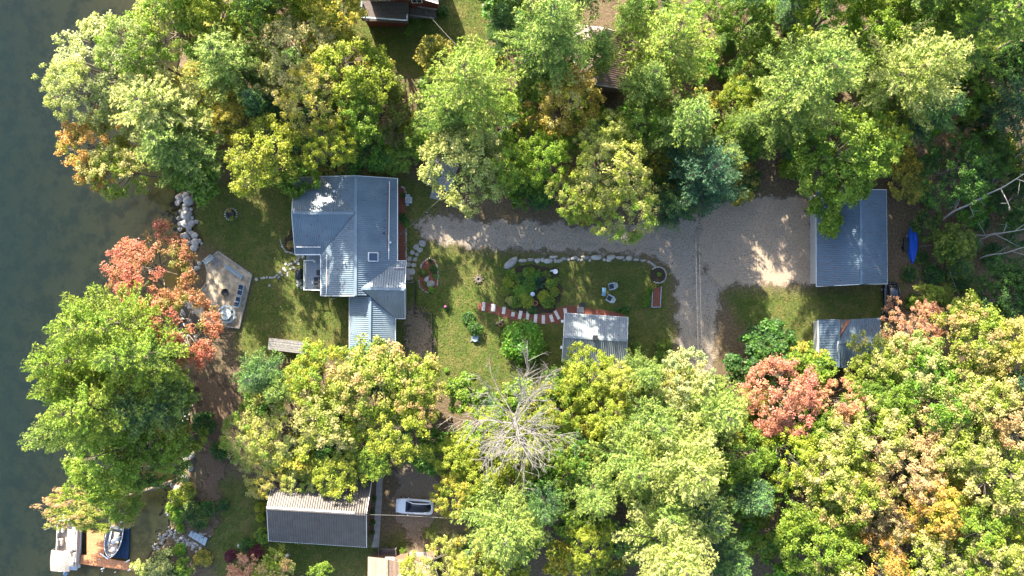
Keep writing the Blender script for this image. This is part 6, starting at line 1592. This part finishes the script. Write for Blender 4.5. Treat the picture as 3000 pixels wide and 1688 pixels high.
# bottom left shrubs and small trees
for a in ((412, 1425, 42, 'U', 'DG', 'CR', .5, 3), (450, 1385, 20, 'B', 'YG', 'BG', .6, 1.3), (510, 1406, 27, 'B', 'OL', 'GO', .6, 1.3), (365, 1445, 36, 'U', 'G', 'CR', .5, 3), (462, 1432, 26, 'U', 'G', 'YG', .5, 2.5), (620, 1430, 40, 'U', 'OL', 'CO', .7, 3.5), (680, 1435, 46, 'U', 'YG', 'CO', .38, 4), (725, 1450, 40, 'U', 'YG', 'PE', .425, 3.5), (810, 1440, 30, 'U', 'G', 'YG', .5, 3), (640, 1390, 24, 'B', 'BU', 'BU', .5, 1.4), (580, 1400, 20, 'B', 'BU', 'BU', .5, 1.2), (660, 1350, 26, 'B', 'G', 'YG', .5, 1.6), (620, 1370, 24, 'B', 'DG', 'G', .5, 1.4), (640, 1420, 24, 'B', 'DG', 'G', .5, 1.5),
          (445, 1250, 26, 'B', 'YG', 'Y', .5, 1.6), (480, 1285, 34, 'B', 'DG', 'OL', .5, 1.8), (500, 1310, 30, 'B', 'DG', 'OL', .5, 1.5), (445, 1300, 24, 'B', 'YG', 'BG', .6, 1.5), (470, 1235, 26, 'B', 'OL', 'Y', .5, 1.6), (520, 1280, 26, 'B', 'DG', 'G', .5, 1.3), (452, 1330, 15, 'B', 'BG', 'Y', .5, 1.0), (430, 1280, 20, 'B', 'BG', 'Y', .5, 1.3), (655, 1278, 17, 'B', 'YG', 'GO', .5, 1.5), (655, 1305, 14, 'B', 'YG', 'Y', .5, 1.3), (560, 1270, 20, 'B', 'DG', 'OL', .3, .9)):
    T_(*a)
# clipped round evergreens on the shore path
T_(510, 1065, 36, 'B', 'DG', 'G', .4, 3.0, 'round dark evergreen shrub under the big lakeside pines'); T_(552, 1135, 30, 'B', 'DG', 'G', .4, 2.6, 'round dark evergreen shrub across the path below the cream tree')
# clearing shrubs and garden plants
plant('shrub', 'shrub', 'R', P(1530, 1000), 3.05, 2.6, C_['BG'], C_['BG'], .3, 'big round bright green bush below the slab path', 'shrubs around the clearing')
GP = [(1370, 932, 24, 'DG', 'G', 'dark green hosta clump, upper of two, left of the slab path'), (1392, 962, 26, 'DG', 'G', 'dark green hosta clump above the hollow stump planter'), (1545, 800, 17, 'G', 'YG', None), (1525, 815, 16, 'DG', 'G', None), (1575, 802, 13, 'G', 'BG', None), (1548, 838, 20, 'G', 'BG', None), (1522, 850, 20, 'BG', 'YG', None), (1612, 832, 16, 'G', 'YG', None), (1540, 880, 22, 'YG', 'Y', None), (1512, 884, 18, 'G', 'YG', None), (1590, 868, 17, 'YG', 'Y', None), (1606, 884, 20, 'G', 'YG', None), (1490, 828, 16, 'YG', 'Y', None), (1480, 852, 16, 'OL', 'YG', None), (1494, 882, 14, 'CR', 'Y', None), (1622, 856, 14, 'OL', 'YG', None), (1560, 908, 14, 'DG', 'G', None), (1496, 802, 13, 'G', 'YG', None), (1600, 806, 13, 'DG', 'OL', None), (1562, 818, 10, 'G', 'BG', None), (1630, 820, 10, 'OL', 'G', None),
      (1270, 788, 15, 'DG', 'G', 'dark shrub in the middle of the oval mulch bed'), (1240, 800, 16, 'OL', 'DG', 'olive shrub at the left rim of the oval mulch bed'), (1262, 849, 13, 'YG', 'BG', 'bright shrub at the lower end of the oval mulch bed'), (1246, 832, 9, 'G', 'OL', 'low plant at the lower left in the oval mulch bed'), (1277, 810, 9, 'BG', 'G', 'small green plant right of the oval bed boulders'),
      (1184, 640, 17, 'DG', 'G', 'dark shrub in the long bed along the house wall'), (1180, 572, 9, 'DG', 'G', 'small dark plant at the top of the long house bed'), (1190, 660, 12, 'G', 'BG', 'green plant below the dark shrub in the long house bed'), (852, 718, 15, 'OL', 'CO', 'mixed shrub in the curved lakeside house bed'), (1310, 903, 9, 'DG', 'G', 'little dark plant with a pink bloom beside the pen fence'),
      (1830, 905, 13, 'DG', 'G', None), (1808, 908, 9, 'DG', 'G', None), (1310, 1085, 8, 'BG', 'YG', None), (1361, 1100, 12, 'BG', 'YG', None), (1388, 1104, 8, 'BG', 'YG', None), (1345, 1122, 10, 'YG', 'Y', None), (1320, 1115, 9, 'OL', 'YG', None), (1865, 1018, 16, 'G', 'YG', None), (1945, 1010, 20, 'OL', 'G', None), (1930, 1045, 20, 'G', 'YG', None), (1930, 804, 10, 'BG', 'YG', 'bright plant in the stone-edged ring at the lawn corner'), (1900, 850, 14, 'G', 'YG', 'green plant, upper left of the red raised bed'), (1897, 872, 15, 'G', 'YG', 'green plant, middle left of the red raised bed'), (1892, 890, 13, 'G', 'BG', 'green plant, lower left of the red raised bed'), (1912, 838, 12, 'OL', 'GO', 'olive plant at the top of the red raised bed'),
      (684, 640, 11, 'OL', 'YG', 'olive plant at the rim of the lakeside planter ring'), (672, 618, 9, 'BR', 'GO', 'dry brown plant at the rim of the lakeside planter ring'), (1215, 74, 22, 'G', 'OL', None), (1195, 96, 12, 'G', 'YG', None), (1298, 34, 16, 'DG', 'G', None), (1232, 66, 12, 'G', 'DG', None), (1092, 1500, 8, 'DG', 'G', None), (1093, 1530, 8, 'DG', 'G', None), (1091, 1560, 8, 'DG', 'G', None), (1095, 1460, 8, 'DG', 'G', None), (1180, 1612, 10, 'G', 'YG', None), (898, 1018, 6, 'DG', 'G', None)]
for px, py, r, c, t_, lab in GP:
    plant('shrub', 'shrub', 'S' if r < 14 else 'B', P(px + 2 * math.sin(py), py), r * M1 * (1.25 if lab is None else 1.0), max(.35, r * M1 * (.7 + .6 * (math.sin(px * 3.3 + py) * .5 + .5))), C_[c], C_[t_], .5, lab or autolabel(f'{DESC[c]} garden plant', px, py), 'shrubs around the clearing')
for k in range(26):
    px, py = random.uniform(1488, 1630), random.uniform(790, 908); c = random.choice(['G', 'DG', 'OL', 'YG', 'BG', 'CR']); r = random.uniform(5, 11)
    plant('shrub', 'shrub', 'S', P(px, py), r * M1 * 1.2, r * M1 * random.uniform(1, 2.0), C_[c], C_['YG'], .5, autolabel(f'low {DESC[c]} perennial', px, py), 'shrubs around the clearing')
plant('yucca', 'plant', 'Y', P(1580, 832), 1.15, 1.0, (.055, .115, .07), (.055, .115, .07), 0, 'spiky blue-green yucca in the garden bed', None)
plant('ornamental_grass', 'plant', 'Y', P(1262, 764), .55, .6, (.06, .11, .04), (.06, .11, .04), 0, 'spiky grass tuft at the top of the oval mulch bed', None)
fl = tag(MB().lathe([(.02, .55), (.14, .62), (.15, .70), (.05, .76)], n=8).build('flower', MT['pink']), 'pink bloom over the little dark plant by the pen fence', 'flower'); fl.location = P(1306, 898)
fl = tag(MB().lathe([(.02, .9), (.18, 1.0), (.16, 1.1), (.05, 1.16)], n=8).build('flower', MT['pink']), 'pink bloom beside the woodshed under the yellow tree', 'flower'); fl.location = P(906, 1028)

# bleached dead tree
dt = thing('dead_tree', 'bleached leafless dead tree with spreading bare branches', 'tree', P(1500, 1190))
tr_, br_ = bare('dead_tree', 5, 19.5, 6.0, 8.6, 60, MT['dead_wood'], .24, (.9, -.9), 11, True, -.3, (-.05, .7))
link('trunk', tr_, dt); link('branch', br_, dt)
def birch(label, b0, top, Ht, seed, bz=0.0, rt=.15, fork=True):
    a, e = P(*b0, bz), P(*top, Ht); t = thing('birch_tree', label, 'tree', (a.x, a.y, 0), 0, 'pale birch trunks at the right')
    l = e - Vector((a.x, a.y, 0)); mb = MB(); r_ = random.Random(seed)
    pts = [Vector((l.x * f ** 1.1, l.y * f ** .9, Ht * f)) + Vector((r_.gauss(0, .14), r_.gauss(0, .14), 0)) * (f > 0) for f in (0, .15, .3, .45, .6, .75, .9, 1)]
    mb.tube(pts, [rt * 1.3, rt * 1.15, rt, rt * .9, rt * .75, rt * .6, rt * .45, rt * .3], 8).build('trunk', MT['birch_bark'], t, smooth=True)
    for k in range(7 if fork else 3):
        p = pts[2 + k % 5]; d = Vector((r_.uniform(-1, 1), r_.uniform(-1, 1), r_.uniform(.2, 1))).normalized() * r_.uniform(1.5, 3.2)
        mb = MB(); mb.tube([p, p + d * .5 + Vector((0, 0, .1)), p + d], [rt * .45, rt * .32, rt * .1], 5)
        for j in range(3): q = p + d * r_.uniform(.4, 1); mb.tube([q, q + Vector((r_.gauss(0, .6), r_.gauss(0, .6), .4))], [rt * .15, rt * .05], 4)
        mb.build('branch', MT['birch_bark'], t, smooth=True)
    return t
birch('thick white birch trunk right of the blue upturned boat', (2728, 662), (3010, 508), 15, 1, 0, .12)
birch('white birch trunk leaning right, beyond the small olive tree', (2830, 692), (3030, 670), 10, 2, 0, .09)
birch('thin bare birch running to the right edge above the thick one', (2900, 545), (3030, 405), 12, 3, 0, .08)
birch('low grey birch trunk at the right edge', (2860, 760), (3040, 716), 9, 4, 0, .08, False)
def deadfall(label, segs, r=.07):
    a = P(*segs[0][0][:2]); t = thing('fallen_branch', label, 'branch', a)
    for s in segs: MB().tube([P(*p) for p in s], [r] + [r * .7] * (len(s) - 2) + [r * .3], 6).build('limb', MT['dead_wood'], t, world=True)
deadfall('bare bleached branch sticking out above the lower right trees', [[(2762, 915, 1), (2850, 903, 1.5), (2910, 885, 1.8)], [(2860, 905, 1.4), (2920, 870, 2.5)], [(2880, 900, 1.6), (2950, 872, 3), (2965, 868, 3)], [(2858, 895, 1.2), (2858, 862, 2.6)], [(2790, 890, 1), (2850, 884, 1.6)], [(2890, 905, 1.5), (2950, 900, 2), (2962, 910, 2)]], .09)
deadfall('grey fallen trunk in the shade above the blue boat', [[(2636, 475, .3), (2680, 450, .5), (2710, 437, .6)], [(2624, 436, .8), (2638, 468, .3)], [(2690, 480, .4), (2745, 497, .5)], [(2692, 481, .5), (2722, 478, .8)]], .08)
deadfall('grey fallen limb just right of the blue boat', [[(2690, 664, .4), (2720, 668, .5), (2765, 680, .7)], [(2697, 722, .4), (2760, 716, .6)], [(2700, 640, .3), (2715, 648, .4)], [(2678, 648, .4), (2680, 640, .7)]], .07)
deadfall('thin dead sapling trunk lying between the olive tree and bottom-right woods', [[(2783, 795, 1.5), (2795, 830, .8), (2815, 880, .4)]], .05)
deadfall('cluster of thin bare branches beside the fishing boat bow tree', [[(240, 1425, 2), (262, 1415, 2.3), (278, 1432, 2.2)], [(232, 1440, 2), (255, 1430, 2.1)], [(245, 1410, 2.2), (260, 1440, 2)], [(130, 1535, 2), (160, 1545, 2.3), (190, 1532, 2.4)], [(130, 1553, 1.8), (168, 1536, 2.2)]], .035)

# understory filling the wood between the big trees
CLEAR = [[(545, 500), (860, 495), (1170, 490), (1240, 480), (1340, 490), (1390, 600), (1700, 645), (1900, 590), (2060, 550), (2390, 530), (2610, 530), (2720, 640), (2700, 790), (2670, 930), (2600, 1100), (2390, 1110), (2340, 960), (2180, 930), (2130, 1090), (1960, 1095), (1640, 1085), (1420, 1125), (1180, 1045), (1000, 1060), (790, 1060), (730, 1150), (720, 1300), (760, 1390), (1000, 1370), (1100, 1330), (1310, 1330), (1320, 1560), (1480, 1620), (1560, 1700), (1200, 1760), (680, 1760), (560, 1620), (560, 1200), (530, 950), (560, 700)],
         [(1000, -60), (1450, -60), (1430, 150), (1240, 230), (1100, 200), (1010, 120)], [(1650, 60), (1880, 80), (1850, 270), (1680, 260)], [(1780, -60), (1960, -60), (1900, 130), (1790, 110)], [(2090, -60), (2210, -60), (2170, 90), (2100, 70)]]
CLW = [W2(c) for c in CLEAR]
rr = random.Random(11); placed = []
for k in range(9000):
    if len(placed) > 190: break
    px, py = rr.uniform(560, 2990), rr.uniform(10, 1680)
    w = P(px, py)
    if w.x < float(shore_x(w.y)) + 1: continue
    A = np.array([w.x]), np.array([w.y])
    if max(float(poly_dist(A[0], A[1], c)[0]) for c in CLW) > -.7: continue
    lower = py > 1050
    if any((px - a) ** 2 + (py - b_) ** 2 < (66 if lower else 72) ** 2 for a, b_ in placed): continue
    placed.append((px, py))
    kind = rr.choice('UUUUHB'); hgt = {'U': rr.uniform(4.5, 7.5) if lower else rr.uniform(2, 3.2), 'H': rr.uniform(4, 7) if lower else rr.uniform(2, 3.2), 'B': rr.uniform(1.2, 2.2)}[kind]; R = {'U': rr.uniform(1.9, 3.0), 'H': rr.uniform(1.3, 2.0), 'B': rr.uniform(1.1, 1.9)}[kind]
    c = rr.choice(['G', 'G', 'YG', 'DG', 'OL', 'PB'] if kind != 'H' else ['PD', 'PB', 'PG']); tp_ = rr.choice(['G', 'YG', 'YG', 'GO', 'BG'])
    nm, cat, ds, grp = KIND[kind]
    plant(nm, cat, kind, w, R, hgt, C_[c], C_[tp_], .45, autolabel(f'{DESC[c]} {ds}', px, py), grp)

# grass tufts and fallen leaves
rg = np.random.default_rng(21)
def scatter(n, polys, keepout, zf):
    out = []
    for poly in polys:
        A = np.array(W2(poly)); area = abs(np.sum(A[:, 0] * np.roll(A[:, 1], -1) - np.roll(A[:, 0], -1) * A[:, 1])) / 2
        m_ = int(n * area * 1.6); q = np.column_stack([rg.uniform(A[:, 0].min(), A[:, 0].max(), m_), rg.uniform(A[:, 1].min(), A[:, 1].max(), m_)])
        ok = poly_dist(q[:, 0], q[:, 1], A) > -.3
        for k in keepout: ok &= poly_dist(q[:, 0], q[:, 1], W2(k)) < -.05
        out.append(q[ok])
    return np.concatenate(out)
KEEP = [[(1215, 640), (1400, 640), (1720, 655), (2080, 585), (2392, 570), (2394, 842), (2110, 860), (2100, 1080), (1980, 1000), (1960, 792), (1850, 752), (1400, 738), (1240, 706)], [(862, 520), (1164, 520), (1188, 766), (1186, 933), (1157, 1046), (1024, 1046), (1024, 866), (880, 860), (865, 745)], [(641, 737), (739, 806), (702, 962), (593, 945), (562, 874), (604, 830)], [(1654, 917), (1840, 930), (1834, 1078), (1646, 1058)], [(1403, 890), (1470, 898), (1640, 905), (1840, 918), (1840, 940), (1650, 945), (1500, 938)], [(790, 1378), (1125, 1386), (1112, 1606), (787, 1590)], [(1188, 826), (1219, 826), (1216, 917), (1190, 930)]]
q = scatter(15, LAWN, KEEP, 0)
n = len(q); az = rg.uniform(0, 6.28, (n, 3)); hh = rg.uniform(.03, .10, (n, 3)); ln = rg.uniform(.05, .16, (n, 3)); wd = .035
B0 = np.column_stack([q, np.full(n, .0)])[:, None]
dv = np.stack([np.cos(az), np.sin(az), np.zeros_like(az)], -1); sd = np.stack([-np.sin(az), np.cos(az), np.zeros_like(az)], -1) * wd
tipv = B0 + dv * ln[..., None]; tipv[..., 2] += hh
V = np.stack([B0 - sd, B0 + sd, tipv], 2).reshape(-1, 3); F = np.arange(len(V)).reshape(-1, 3)
g_me = np_mesh('grass', V, F, np.repeat(rg.uniform(size=(n * 3, 3)), 3, 0)); g_me.materials.append(MT['leaf'])
go = link('grass', g_me); go.color = (.07, .095, .022, 1); go['tip'] = [.20, .17, .06]; go['tip_amount'] = .48; tag(go, kind='stuff')
q = np.concatenate([scatter(2.0, LAWN, KEEP[1:], 0), scatter(2.2, CLEAR[:1], KEEP[1:], 0)])
n = len(q); Cc = np.column_stack([q, rg.uniform(.03, .07, n)]); Nn = unit(np.column_stack([rg.normal(0, .35, (n, 2)), np.ones(n)]))
V, F = quads(Cc, Nn, rg.normal(size=(n, 3)), rg.uniform(.05, .10, n), rg.uniform(.035, .07, n))
l_me = np_mesh('fallen_leaves', V, F, np.repeat(rg.uniform(size=(n, 3)), 4, 0)); l_me.materials.append(MT['leaf'])
lo = link('fallen_leaves', l_me); lo.color = (.20, .12, .06, 1); lo['tip'] = [.30, .20, .08]; lo['tip_amount'] = .6; tag(lo, kind='stuff')
